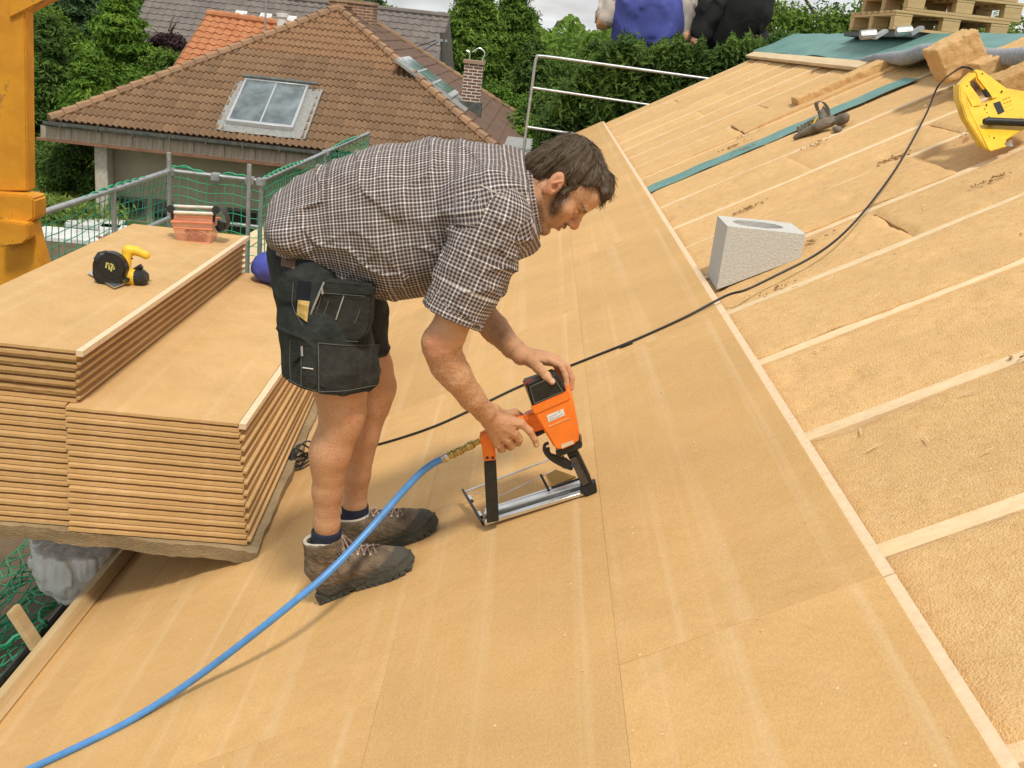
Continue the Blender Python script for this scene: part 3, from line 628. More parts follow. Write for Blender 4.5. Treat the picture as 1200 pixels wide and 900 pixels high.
# ---------------- small things on the plot by the house
for k, (px, py, a, b, lab) in enumerate([(82, 276, 1.5, .55, 'white sheet lying on the plot beside the yellow crane leg'), (112, 262, 1.3, .5, 'white sheet nearest the pillar of the brown roofed house'), (140, 270, .9, .4, 'small white sheet right of the two others behind the net')]):
    q = PZ(px, py, GZ+.06); g = MB(); g.box(q, (a/2, .05, 0), (-.12, b, 0), (0, 0, .05)); tag(g.build('building_panel', mat('white_panel', (.70, .70, .69), .8, .1, 3), bevel=.01), lab, 'panel', 'white building panels on the plot')
g = MB(); q = PZ(180, 256, GZ+.15); g.box(q+np.array([0, .3, .05]), (1.6, 0, 0), (0, .12, 0), (0, 0, .2)); tag(g.build('kerb_wall', M['white'], bevel=.02), 'low white painted kerb wall at the foot of the beige wall', 'wall')
bp = thing('brick_pile', PZ(150, 292, GZ), 'low loose pile of red bricks on the plot behind the net', 'bricks'); bm_ = mat('red_brick', (.38, .14, .07), .9, .2, 10, .3, 60, objvar=.2)
for k in range(46):
    q = PZ(random.uniform(112, 176), random.uniform(276, 300), GZ+.06+.05*random.random()); a = random.uniform(0, 3); g = MB(); g.box(q, (.12*math.cos(a), .12*math.sin(a), random.uniform(-.03, .03)), (-.06*math.sin(a), .06*math.cos(a), 0), (0, 0, .036)); g.build('brick', bm_, bp)
# ================================================================ VEGETATION
def leafmat(name, a, b_):
    m = mat(name, a, .7, scale=1, bump=0, col2=b_, spec=.25); nt, N, L, b = nodes(m)
    at = N('ShaderNodeAttribute'); at.attribute_name = 'tone'; mx = nt.nodes[m['mix']]; L(at.outputs['Fac'], mx.inputs['Factor'])
    tr = N('ShaderNodeBsdfTranslucent'); L(mx.outputs['Result'], tr.inputs['Color']); ms = N('ShaderNodeMixShader'); ms.inputs[0].default_value = .25
    out = [n for n in nt.nodes if n.type == 'OUTPUT_MATERIAL'][0]; L(b.outputs[0], ms.inputs[1]); L(tr.outputs[0], ms.inputs[2]); L(ms.outputs[0], out.inputs[0]); return m
LM = {'dark': leafmat('dark_conifer_foliage', (0.142, 0.236, 0.039), (0.050, 0.100, 0.021)), 'bright': leafmat('bright_green_foliage', (0.200, 0.335, 0.036), (0.075, 0.160, 0.020)), 'mid': leafmat('mid_green_foliage', (0.201, 0.319, 0.043), (0.065, 0.130, 0.020)),
      'blue': leafmat('blue_green_foliage', (0.106, 0.189, 0.064), (0.035, 0.077, 0.032)), 'purple': leafmat('purple_foliage', (0.100, 0.053, 0.059), (0.041, 0.024, 0.028)), 'pale': leafmat('pale_green_foliage', (0.307, 0.401, 0.085), (0.118, 0.177, 0.035))}
bark = mat('bark', (.12, .09, .06), .95, .3, 6, .5, 20)
def leaves(name, cen, nor, tone, size, m, parent, elong=1.6, rg=rng):
    n = len(cen); a = rg.normal(size=(n, 3)); nn = nor+rg.normal(size=(n, 3))*.75; nn /= np.linalg.norm(nn, axis=1)[:, None]
    u = np.cross(nn, a); u /= np.linalg.norm(u, axis=1)[:, None]; w = np.cross(nn, u); sz = size*(.6+.8*rg.random(n))[:, None]
    bend = nn*sz*.25
    v = np.stack([cen-u*sz*elong*.5, cen-w*sz*.5+bend, cen+u*sz*elong*.5, cen+w*sz*.5+bend], 1).reshape(-1, 3)
    me = npmesh(name, v-org_of(parent), np.arange(4*n).reshape(-1, 4), False); attr(me, 'tone', np.repeat(tone, 4)); me.materials.append(m); return link(name, me, None, parent)
def tree(name, label, base, top, width, kind='mid', n=9000, leaf=.16, shape='round', bottom=.25, seed=1, group=None, cat='tree', gaps=0., clumps=None):
    rg = np.random.default_rng(seed); base = np.array(base, float); H = top-base[2]
    t = thing(name, base, label, cat, group); n = int(n*2.6*(1.5 if shape == 'cone' else 1)); leaf = leaf*(.42 if shape == 'cone' else .48)
    g = MB(); top_t = .95 if shape == 'cone' else .7
    g.tube([base+np.array([.1*math.sin(k*1.7), .1*math.cos(k*2.1), H*top_t*k/6])*np.array([1 if k else 0, 1 if k else 0, 1]) for k in range(7)], [max(.02, (.04+.018*H)*(1-k/6.6)) for k in range(7)], 8)
    nl = 7 if shape != 'cone' else 0
    for k in range(nl):
        a = k*2.4+seed; h = H*(bottom+.1+.45*k/nl); s = base+np.array([0, 0, h]); e = s+np.array([math.cos(a), math.sin(a), .9])*width*.28
        g.tube([s, (s+e)/2+np.array([0, 0, .1]), e], [.05, .035, .015], 5)
    g.build('trunk', bark, t, smooth=True)
    K = clumps or (120 if shape == 'cone' else 60); cs = []
    for k in range(K):
        if shape == 'cone':
            f = (k+.5)/K; z = bottom+(1-bottom)*f; rr = width/2*(1-f)**.8*rg.uniform(.45, 1.); a = k*2.39996+rg.normal()*.3
            c = base+np.array([math.cos(a)*rr*.8, math.sin(a)*rr*.8, H*z-.15*rr]); r = np.array([.19+.07*math.cos(a)**2, .19+.07*math.sin(a)**2, .085])*width*(.35+.75*(1-f))*rg.uniform(.6, 1.15)
        else:
            a = rg.random()*6.28; ph = math.acos(rg.uniform(-.9, 1)); q = rg.uniform(.45, 1)**.5
            ctr = base+np.array([0, 0, H*(bottom+(1-bottom)*.5)]); d = np.array([math.sin(ph)*math.cos(a)*width/2, math.sin(ph)*math.sin(a)*width/2, math.cos(ph)*H*(1-bottom)/2])*q*.82
            c = ctr+d; r = np.array([1, 1, .7])*width*rg.uniform(.07, .17)
        cs.append((c, r, rg.random()))
    vol = np.array([np.prod(r)**(2/3) for _, r, _ in cs]); cnt = np.maximum(8, (n*vol/vol.sum())).astype(int)
    C_, N_, T_ = [], [], []
    for (c, r, tn), m in zip(cs, cnt):
        d = rg.normal(size=(m, 3)); d /= np.linalg.norm(d, axis=1)[:, None]; q = rg.random(m)**.33*(1-.15*rg.random(m)); d[:, 2] = np.where(d[:, 2] < -.5, -d[:, 2]*.3, d[:, 2])
        C_.append(c+d*q[:, None]*r*(1+.25*rg.normal(size=(m, 1)))); N_.append(d+[0, 0, .5]); T_.append(np.clip(.18+.62*tn+.25*rg.normal(size=m), 0, 1))
    leaves('crown', np.concatenate(C_), np.concatenate(N_), np.concatenate(T_), leaf, LM[kind], t, elong=3.6 if shape == 'cone' else 1.6, rg=rg); return t
def tp(label, px, top, y, w, kind, **kw):
    """tree standing at depth y whose crown top appears at picture height 'top'"""
    q = P(px, top, y); return tree(kw.pop('name', 'tree'), label, (q[0], y, GZ), q[2], w, kind, **kw)
tp('bright green conifer directly left of the grey roof, tallest there', 138, -12, 37, 4.6, 'bright', n=26000, leaf=.17, shape='cone', bottom=.05, seed=2, name='conifer_tree')
tp('bright feathery conifer standing in front of the tall bright one, left of the brown roof', 108, 62, 32, 3.6, 'bright', n=16000, leaf=.15, shape='cone', bottom=.05, seed=22, name='conifer_tree')
tp('dark green conifer close beside the yellow crane mast', 50, 18, 33, 4.4, 'dark', n=22000, leaf=.16, shape='cone', bottom=.04, seed=3, name='conifer_tree')
tp('blue green conifer behind the two others at upper left', 92, -28, 50, 5.4, 'blue', n=14000, leaf=.24, shape='cone', bottom=.05, seed=4, name='conifer_tree')
tp('low dark shrub below the left eave of the brown roof', 95, 150, 26.8, 2.6, 'dark', n=15000, leaf=.11, shape='round', bottom=.0, seed=5, name='shrub', cat='shrub')
tp('small purple leaved tree in front of the grey roof', 198, 34, 39, 2.3, 'purple', n=5000, leaf=.14, bottom=.5, seed=6, name='purple_tree')
tp('bushy green tree below the purple one behind the brown roof hip', 196, 52, 36, 3.0, 'mid', n=9000, leaf=.15, bottom=.2, seed=7)
tp('green bush low behind the left corner of the brown roof', 160, 78, 34, 3.4, 'bright', n=10000, leaf=.15, bottom=.0, seed=17, name='shrub', cat='shrub')
tp('dark leafy tree between the crane and the grey roof, at the top left', 178, -22, 60, 6, 'mid', n=7000, leaf=.3, bottom=.1, seed=8)
tp('dark tree at the far left edge beyond the crane', 14, -10, 46, 6.5, 'mid', n=9000, leaf=.24, bottom=.05, seed=9)
tp('tall dark drooping conifer right of the grey roof', 560, -26, 52, 6.6, 'mid', n=30000, leaf=.2, shape='cone', bottom=.03, seed=10, name='conifer_tree')
tp('second tall conifer with feathery tips under the pale sky gap', 606, -14, 54, 6.2, 'mid', n=24000, leaf=.2, shape='cone', bottom=.03, seed=11, name='conifer_tree')
tp('light green round tree right of the small brick chimney', 590, 92, 39, 3.6, 'bright', n=13000, leaf=.15, bottom=.1, seed=12)
tp('light green round bush under the railing, lowest there', 640, 122, 33, 2.8, 'bright', n=11000, leaf=.13, bottom=.1, seed=13)
tp('dark conifer just left of the railing post', 628, 52, 44, 5.0, 'dark', n=16000, leaf=.18, shape='cone', bottom=.03, seed=14, name='conifer_tree')
tp('small dark conifer tip above the grey roof ridge', 442, -10, 62, 3.4, 'blue', n=5000, leaf=.2, shape='cone', bottom=.1, seed=15, name='conifer_tree')
for k, (px, tpx, y, w) in enumerate([(668, 50, 46, 6), (705, 50, 42, 6), (745, 56, 44, 6), (790, 50, 41, 6), (835, 54, 43, 6), (880, 46, 45, 6.5), (685, 84, 34, 4.6), (655, 96, 36, 4)]):
    tp('dark conifer in the row behind the railing, number %s from the left' % ['five', 'seven', 'eight', 'nine', 'ten', 'eleven', 'six', 'four'][k] if 0 else
       ['dark conifer behind the railing beside the distant floodlight mast', 'dark conifer seen through the left half of the railing', 'dark conifer behind the middle of the railing', 'dark conifer behind the right end of the railing', 'dark conifer beyond the roof edge below the worker in blue', 'dark conifer beyond the roof edge below the worker in black', 'lower dark conifer just right of the railing post', 'small dark conifer behind the railing post'][k], px, tpx, y, w, 'dark', n=12000, leaf=.19, shape='cone' if k % 3 else 'round', bottom=.02, seed=30+k, group='dark conifers behind the railing', name='conifer_tree')
for k, (px, tpx, y, w) in enumerate([(930, -40, 24, 4.2), (985, -60, 25, 4.6), (1060, -50, 23, 4.4), (1150, -30, 24, 4.6)]):
    tp(['loose leafy tree with sky showing through, left of the pallets', 'loose leafy tree directly behind the left end of the pallets', 'leafy tree seen through the middle of the pallets', 'leafy tree at the right edge behind the pallets'][k], px, tpx, y, w, 'pale' if k % 2 else 'mid', n=8000, leaf=.13, bottom=.3, seed=50+k, group='loose leafy trees behind the ridge')
# tall clipped hedge standing against the gable end
hd = thing('tall_hedge', (1.7, 13.5, GZ), 'tall dark green hedge rising just past the far end of the roof', 'hedge')
g = MB()
for k in range(6): g.tube([(.45+k*.5, 13.55, GZ), (.5+k*.5, 13.5, -.9)], [.06, .02], 6)
g.build('stems', bark, hd)
n = 100000; rg = np.random.default_rng(77); u = rg.random(n); px = 640+270*u; topv = np.interp(px, [640, 670, 700, 740, 770, 800, 850, 880, 905, 925], [150, 92, 66, 52, 57, 60, 54, 44, 40, 60])
yy = 13.1+.75*rg.random(n)+.35*vnoise(px*.035, rg.random(n)*2, 3); hx = (px-642)/1200*yy*1.02; zt = np.array([P(a, b, 13.4)[2] for a, b in zip(px, topv)]); z = zt+.10*vnoise(px*.12, 2, 5)+.07*vnoise(px*.31, 2, 9)-rg.random(n)**1.7*2.6+.04*rg.normal(size=n)+.05*np.sin(px*.09)
tone = np.clip(.32+.55*vnoise(hx*3.2, yy*2, z*3.6)+.18*rg.normal(size=n), 0, 1)
leaves('foliage', np.stack([hx, yy, z], 1), np.tile([0, -.6, .6], (n, 1)), tone, .030, LM['dark'], hd, elong=3.4, rg=rg)
n = 9000; u = rg.random(n); leaves('lower_foliage', np.stack([.2+3.2*u, 13.05+.9*rg.random(n), GZ+(3.4)*rg.random(n)], 1), np.tile([0, -.6, .6], (n, 1)), rg.random(n), .16, LM['dark'], hd, rg=rg)
# far woods along the horizon
n = 110000; ang = rg.uniform(-1.2, 1.4, n); dist = rg.uniform(95, 150, n); hh = 6.4+1.6*vnoise(ang*14, dist*.05, 1)+1.2*vnoise(ang*50, 0, 4)
wood = thing('far_wood', (0, 120, GZ), 'distant belt of trees along the horizon', 'wood'); wood['kind'] = 'stuff'
leaves('tree_belt', np.stack([np.sin(ang)*dist, np.cos(ang)*dist, GZ+hh*rg.random(n)**.6], 1), np.tile([0, -.5, .8], (n, 1)), np.clip(.5+.5*vnoise(ang*60, dist*.3, 2), 0, 1), .42, LM['mid'], wood, rg=rg)
# rough grass and weeds below the left trees
n = 6000; q = np.array([PZ(random.uniform(40, 130), random.uniform(225, 262), GZ) for _ in range(600)]); q = q[rg.integers(0, 600, n)]+rg.normal(size=(n, 3))*[.3, .3, 0]; q[:, 2] = GZ+rg.random(n)*.5
wd = thing('weeds', (-9, 24, GZ), 'rough pale weeds and tall grass below the left trees', 'weeds'); wd['kind'] = 'stuff'
leaves('weed_blades', q, np.tile([0, -1., .1], (n, 1)), rg.random(n), .06, LM['pale'], wd, elong=4, rg=rg)
# ================================================================ SCAFFOLD, NETS, RAILING, CRANE
ZR = P(200, 200, 11)[2]
A0 = PZ(20, 259, ZR); A1 = PZ(200, 200, ZR); A2 = PZ(306, 212, ZR); A3 = PZ(432, 156, ZR+.0); A2b = A2
sc = thing('scaffold', (A1[0], A1[1], GZ), 'galvanised tube scaffold with rails along the left side of the roof', 'scaffold')
def part_tube(name, pts, r, m, par, n=10): g = MB(); g.tube(pts, r, n); return g.build(name, m, par, smooth=True)
D = np.array([0, 0, 1.])
xs0 = (A0[0]+A1[0])/2
part_tube('guard_rail', [A0+(A0-A1)*.8, A1], .027, M['steel'], sc); part_tube('guard_rail', [A1, A2], .022, M['steel'], sc); part_tube('guard_rail', [A2, A3], .024, M['steel'], sc)
part_tube('guard_rail', [A0-D*.5, A1-D*.5], .022, M['steel'], sc); part_tube('guard_rail', [A1-D*.5, A2-D*.5], .02, M['steel'], sc)
for q, up in ((A1+np.array([0, -.05, 0]), .20), (A1*.12+A2*.88+np.array([0, -.05, 0]), .17), (A2, .0), (A3, .02), ((A2+A3)/2, .02), (A0*.45+A1*.55, .03), (A0*1.25-A1*.25, .05)):
    part_tube('standard', [np.array([q[0], q[1], GZ]), q+D*up], .0245, M['steel'], sc)
for q in (A1, A2, A1*.5+A2*.5, (A2+A3)/2, A1*.12+A2*.88):
    g = MB(); g.box(q+np.array([0, 0, -.01]), (.045, 0, 0), (0, .045, 0), (0, 0, .04)); g.build('coupler', M['steel'], sc, bevel=.008)
for a, b in ((A0+(A0-A1)*.8, A1), (A2, A3)):
    for k in range(3):
        g = MB(); o = np.array([-.1-.27*k, 0, -1.15]); mid = (a+b)/2+o; h = (b-a)/2*.98; g.box(mid-np.array([.13, 0, 0]), h, (.125, 0, 0), (0, 0, .02)); g.build('deck_plank', M['plank'], sc, bevel=.003, origin=mid)
def net(name, label, fn, nu, nv, r=.0045, parent=None):
    """knotted square mesh hung on fn(u,v)"""
    t = thing(name, fn(.5, 0), label, 'safety net', 'green safety nets on the scaffold'); mb = MB(); sag = lambda u, v: .012*np.array([vnoise(u*nu*.8, v*nv*.8, 1), vnoise(u*nu*.8, v*nv*.8, 7), vnoise(u*nu*.8, v*nv*.8, 14)])
    for i in range(nu+1): mb.tube([fn(i/nu, j/nv)+sag(i/nu, j/nv) for j in range(nv+1)], r, 4, False)
    for j in range(nv+1): mb.tube([fn(i/nu, j/nv)+sag(i/nu, j/nv) for i in range(nu+1)], r, 4, False)
    tag(mb.build('net_mesh', M['net'], t), kind='stuff')
    mb = MB(); pts = []
    for i in range(nu*3+1): u = i/nu/3; p = fn(u, 0); pts.append(p+np.array([.008*math.sin(i*1.3), .0, .014+.01*math.cos(i*1.3)]))
    mb.tube(pts, r*2.2, 6); mb.build('border_rope', M['net'], t, smooth=True); return t
def hang(a, b, drop, lean=(0, 0, 0), bulge=.05):
    lean = np.array(lean, float); perp = nrm(np.cross(b-a, D))
    return lambda u, v: a+(b-a)*u+D*(-drop*v+.02*math.sin(u*11))+lean*v+perp*bulge*math.sin(v*3.1)*(1+.5*math.sin(u*9))
net('safety_net', 'green net hanging from the near scaffold rail beside the crane leg', hang(A0+(A0-A1)*.5, A1, 1.3, bulge=-.04), 42, 13)
net('safety_net', 'green net across the scaffold end, behind the clear plastic box', hang(A1+D*.03, A2+D*.0, 1.5), 10, 15)
net('safety_net', 'green net running away from the scaffold corner behind the man', hang(A2, A3, 1.5, bulge=.02), 56, 15, r=.0055)
B0 = np.array([-1.72, 2.1, -2.42]); B1 = np.array([-1.80, 4.8, -2.42])
net('safety_net', 'crumpled green net below the board stack at the lower left', lambda u, v: B0+(B1-B0)*u+np.array([-.75*v+.06*math.sin(u*31+v*7), .05*math.sin(v*17+u*3), -.55*v+.07*math.sin(u*19+v*11)]), 46, 20, r=.003)
g = MB(); g.tube([np.array([-1.72, 1.2, -2.42]), np.array([-1.72, 4.7, -2.42])], .018, 8); tag(g.build('grey_pipe', M['blackplastic'], smooth=True), 'dark grey pipe lying along the eave below the timber batten', 'pipe')
g = MB(); g.box((-2.35, 3.6, -3.1), (.5, 0, 0), (0, 4.4, 0), (0, 0, .02)); tag(g.build('scaffold_deck', M['soil'], bevel=.004), 'dirty brown scaffold deck seen below the eave', 'deck')
g = MB(); qa, qb = P(16, 715, 3.1), P(42, 755, 3.1); g.box((qa+qb)/2, (qb-qa)*.55, (0, .03, 0), nrm(np.cross(qb-qa, YH))*.012); tag(g.build('brace_board', M['batten'], bevel=.003), 'short slanting timber below the batten at the left edge', 'board')
# clear plastic sack
bag = SDF((-2.6, 2.6, -3.2), (-1.5, 4.4, -2.1), .009)
bag.chain([P(90, 600, 3.75), P(92, 650, 3.6), P(80, 690, 3.5)], [.17, .16, .07], .05).chain([P(115, 630, 3.75), P(100, 670, 3.6)], [.13, .10], .05)
bag.disp(lambda x, y, z: .03*vnoise(x*9, y*9, z*6)-.06*np.clip(.25-np.abs(vnoise(x*11, y*11, z*7)), 0, .25)-.05*np.clip(.2-np.abs(vnoise(x*26, y*26, z*7+3)), 0, .2)+.012*vnoise(x*60, y*50, z*16))
v, q = bag.surf(); me = npmesh('plastic_bag', v, q); mbag = mat('clear_plastic_film', (.93, .94, .95), .14, .03, 20, 1., 22, spec=.8); mbag.node_tree.nodes['Principled BSDF'].inputs['Alpha'].default_value = .8
tag(link('plastic_bag', me, mbag), 'crumpled clear plastic bag hanging below the board stack', 'bag')
# railing at the far gable
ra = thing('railing', P(622, 170, 12.75), 'galvanised three bar railing at the far end of the roof', 'railing')
pt = P(629, 66, 12.75); rr_ = .019
def rl(px, py): return P(px, py, 12.75)
part_tube('top_bar', spline([rl(627, 75), rl(629, 68), rl(636, 66), rl(700, 74.5), rl(830, 92.5), rl(900, 101)], 5), rr_, M['steel'], ra)
part_tube('middle_bar', [rl(624, 103), rl(760, 123), rl(860, 137)], rr_*.9, M['steel'], ra); part_tube('lower_bar', [rl(618, 149), rl(700, 161), rl(800, 176)], rr_*.9, M['steel'], ra)
part_tube('post', [rl(627, 75), rl(605, 240)], rr_, M['steel'], ra); part_tube('post', [rl(900, 101), rl(893, 260)], rr_, M['steel'], ra)
# yellow crane mast
cr = thing('yellow_crane', P(20, 400, 6.6)*[1, 1, 0]+[0, 0, GZ], 'yellow painted crane mast with a wide stepped foot at the left edge', 'crane')
def pp(name, pix, y, dy, m, par, bevel=.004, label=None, seg=2): g = MB(); g.prism([P(a, b, y) for a, b in pix], (0, dy, 0)); o = g.build(name, m, par, bevel=bevel, seg=seg, origin=np.mean([P(a, b, y) for a, b in pix], 0)); return tag(o, label)
pp('mast', [(-4, -60), (28, -60), (32, 224), (-4, 224)], 6.7, .12, M['yellowpaint'], cr, .008)
pp('jib', [(10, 22), (46, 4), (110, -26), (100, -46), (10, -10)], 6.68, .16, M['yellowpaint'], cr, .008)
pp('collar', [(-22, 226), (34, 229), (40, 234), (40, 257), (30, 263), (-22, 261)], 6.6, .18, M['yellowpaint'], cr, .012)
pp('bracket', [(-2, 258), (32, 263), (33, 280), (26, 286), (-2, 290)], 6.52, .1, M['yellowpaint'], cr, .008)
pp('leg', [(-16, 262), (36, 262), (54, 330), (60, 900), (-16, 900)], 6.63, .14, M['yellowpaint'], cr, .01)
pp('base_plate', [(-40, 890), (110, 905), (110, 930), (-40, 915)], 6.4, .7, M['yellowpaint'], cr, .008)
# ================================================================ BOARD STACKS
ordn = ['top', 'second', 'third', 'fourth', 'fifth', 'sixth', 'seventh', 'eighth', 'ninth', 'tenth', 'eleventh', 'twelfth', 'thirteenth', 'fourteenth', 'fifteenth', 'sixteenth', 'seventeenth', 'eighteenth']
TH = .034; ZB = -1.755
bmeshes = {}
def board_meshes(L_, W_, seedk):
    """body: two cheeks with a groove between them at the front and left; tongue: pale lip on the right and far side"""
    k = (round(L_, 2), round(W_, 2), seedk)
    if k not in bmeshes:
        r = random.Random(seedk); mb = MB()
        def sl(x0, x1, y0, y1, z0, z1, jag):
            n = 26; vs = []; ex = [(x0+(x1-x0)*i/n, y0+jag*r.uniform(-1, 1)) for i in range(n+1)]; ex += [(x1+jag*.3*r.uniform(-1, 1), y0+(y1-y0)*j/14) for j in range(1, 14)]; ex += [(x1, y1), (x0, y1)]
            mb.prism([np.array([a, b, z0]) for a, b in ex], (0, 0, z1-z0))
        sl(0, W_, 0, L_, 0, .0115, .0013); sl(.014, W_-.002, .022, L_, .0117, .0208, .0008); sl(0, W_-.004, .004, L_, .0205, .0308, .0016)
        tg = MB(); tg.abox((W_-.001, .002, .0120), (W_+(.013 if seedk < 5 else .024), L_, .0205 if seedk < 5 else .0325))
        bmeshes[k] = (mb.mesh('wood_fibre_board'), tg.mesh('tongue'))
        bmeshes[k][0].materials.append(M['stackboard']); bmeshes[k][1].materials.append(M['stackboard'] if seedk < 5 else M['tongue'])
    return bmeshes[k]
def pile(n, xr, y0, yaw, z0, fx, W_, L_, which):
    for i in range(n):
        f = i/max(1, n-1); me, tg = board_meshes(L_, W_, i % 3 if i < n-1 or n > 10 and 'overhanging' in which else 5); z = z0+i*TH
        xx = xr(f)-W_+random.uniform(-.004, .004); yw = yaw(f)+random.uniform(-.0015, .0015); yy = y0(f)+random.uniform(-.005, .005)
        o = link('wood_fibre_board', me); a = math.radians(yw)
        # turn about the near right corner
        px_, py_ = xr(f), yy; M_ = Matrix.Translation((px_, py_, z+random.uniform(0, .0008)))@Matrix.Rotation(a, 4, 'Z')@Matrix.Translation((-W_+(xx+W_-px_), 0, 0)); o.matrix_world = M_
        link('tongue', tg, None, o)
        lv = ordn[n-1-i]
        tag(o, ('%s tan wood fibre board of the %s' % (lv, which)) if n-1-i else ('topmost tan wood fibre board of the %s' % which), 'board', 'stacked wood fibre boards')
cB = PZ(296, 640, ZB); cT = PZ(287, 497, ZB+11*TH)
pile(11, lambda f: cB[0]*(1-f)+cT[0]*f-.02, lambda f: cB[1]*(1-f)+cT[1]*f, lambda f: 3.6*(1-f)+1.6*f, ZB, 0, .60, 2.12, 'lower right pile beside the man')
cL = PZ(88, 411, ZB+17*TH)
xl0 = cB[0]-.605
pile(11, lambda f: xl0*(1-f)+(cT[0]-.625)*f, lambda f: cB[1]*(1-f)+cT[1]*f+.0, lambda f: 3.6*(1-f)+1.6*f, ZB, 0, .60, 2.12, 'left pile, below its overhanging upper part')
cL0 = PZ(88, 472, ZB+11*TH)
pile(6, lambda f: cL0[0]*(1-f)+cL[0]*f, lambda f: cL0[1]*(1-f)+cL[1]*f, lambda f: .3, ZB+11*TH, 0, .60, 2.1, 'upper left pile under the circular saw')
ZL, ZR_ = ZB+11*TH, ZB+17*TH
mb = MB(); r = random.Random(5)
ex = [(-2.25+1.46*i/60, cB[1]-.03+r.uniform(-.006, .006)+.006*math.sin(i*.5)) for i in range(61)]+[(cB[0]+.02-.085*j/20+r.uniform(-.004, .004), cB[1]-.03+1.5*j/20) for j in range(1, 21)]+[(-2.25, cB[1]+1.5)]
mb.prism([np.array([a, b, ZB-.052]) for a, b in ex], (0, 0, .048))
bb = mb.build('base_board', mat('rough_base_board', (.40, .29, .16), .95, scale=5, bump=1., bscale=70, col2=(.24, .17, .09), stretch=(1, 1, 5)), origin=np.array([-1.4, 3.4, ZB])); tag(bb, 'rough ragged base board carrying the two board piles', 'board')
# bundle resting on the far end of the lower pile
bl = SDF((-1.9, 4.7, -1.45), (-.8, 6.2, -.9), .014); qb = P(322, 309, 5.25); bl.ell((qb[0], 5.28, ZL+.07), (.13, .13, .09), k=.02).ell((qb[0]+.12, 5.2, ZL+.08), (.14, .13, .10), k=.04); bl.disp(lambda x, y, z: .008*vnoise(x*18, y*18, z*18)+.005*np.abs(vnoise(x*40, y*40, z*20)))
v, q = bl.surf(); tag(link('blue_bundle', npmesh('blue_bundle', v, q), mat('blue_cloth', (.07, .09, .42), .8, .2, 8, .3, 60)), 'rounded blue cloth bundle on the far end of the lower pile, behind the man', 'bundle')
# ---------------------------------------------------------------- circular saw
def cyl(a, b, r, n=20): g = MB(); g.tube([a, b], r, n); return g
qs = PZ(140, 333, ZR_); ys = qs[1]
saw = thing('circular_saw', (qs[0], ys, ZR_), 'small yellow and black cordless circular saw on the upper left board pile', 'saw')
def Q(a, b, dy=0.): return P(a, b, ys+dy)
def disc(name, c, r, y0, y1, m, par, n=28, a0=0, a1=360, bevel=.003, hub=None, label=None):
    cc = P(*c, (y0+y1)/2); g = MB(); pts = [cc*np.array([1, 0, 1])+np.array([0, y0, 0])+r*np.array([math.cos(math.radians(t)), 0, math.sin(math.radians(t))]) for t in np.linspace(a0, a1, n+1)[:(n if a1-a0 >= 360 else n+1)]]
    g.prism(pts, (0, y1-y0, 0)); return tag(g.build(name, m, par, bevel=bevel), label)
disc('blade_guard', (130, 314), .070, ys-.03, ys+.02, M['blackplastic'], saw, a0=-60, a1=245, bevel=.006)
disc('lower_guard', (127, 320), .062, ys-.022, ys+.012, M['blackplastic'], saw, a0=150, a1=390, bevel=.004)
disc('guard_rim', (131, 312), .055, ys-.036, ys-.029, M['black'], saw, bevel=.003)
disc('saw_blade', (128, 316), .068, ys-.004, ys-.001, M['alu'], saw, n=36, bevel=0)
disc('badge', (129, 312), .030, ys-.0375, ys-.0355, M['black'], saw, bevel=0)
g = MB(); sh = [PZ(102, 320, ZR_+.006), PZ(134, 338, ZR_+.006), PZ(158, 329, ZR_+.006), PZ(128, 312, ZR_+.006)]; g.prism(sh, (0, 0, .004)); g.build('shoe_plate', M['alu'], saw, bevel=.001)
g = MB(); g.tube([Q(113, 306, -.03), Q(118, 300, -.02), Q(126, 298, 0)], [.016, .02, .018], 12); g.build('dust_port', M['blackplastic'], saw, smooth=True)
sb = SDF(Q(140, 345)-.15, Q(165, 285)+.15, .0035)
sb.chain([Q(147, 324, .02), Q(147, 308, .03), Q(150, 294, .045)], [.024, .021, .022], .010).chain([Q(150, 293, .045), Q(160, 294, .05), Q(171, 299, .05)], [.021, .0175, .018], .010).cone(Q(146, 323, .03), Q(160, 326, .04), .036, .035, .012)
v, q = sb.surf(); o = link('saw_body', npmesh('saw_body', v-org_of(saw), q), M['yellow'], saw)
g = MB(); g.tube([Q(158, 325, .04), Q(162, 326, .04), Q(169, 325, .04), Q(173, 325, .04)], [.036, .037, .035, .020], 18); g.build('motor_cap', M['blackplastic'], saw, smooth=True)
g = MB(); g.tube([Q(158, 317, .05), Q(166, 312, .05)], .012, 10); g.build('grip_sleeve', M['blackplastic'], saw, smooth=True)
g = MB(); g.tube([Q(149, 328, -.02), Q(149, 328, .0)], .011, 12); g.build('depth_knob', M['black'], saw, smooth=True)
for (a, b) in ((155, 303), (148, 322)): g = MB(); g.tube([Q(a, b, .018), Q(a, b, .03)], .004, 8); g.build('screw', M['black'], saw)
ymark = mat('yellow_marks', (.62, .58, .16), .6)
g = MB()
for (a, b, c, d) in ((124, 308, 128, 309.5), (125, 309, 124, 314), (129, 309, 133, 311), (128, 311, 128, 316), (130.5, 312, 134, 313.5), (131, 313, 130, 318), (134, 313, 133, 316)):
    p0, p1 = P(a, b, ys-.039), P(c, d, ys-.039); dd = nrm(p1-p0); w = np.cross(dd, YH)*.0032; g.prism([p0-w, p1-w, p1+w, p0+w], (0, .0012, 0))
g.build('lettering', ymark, saw)
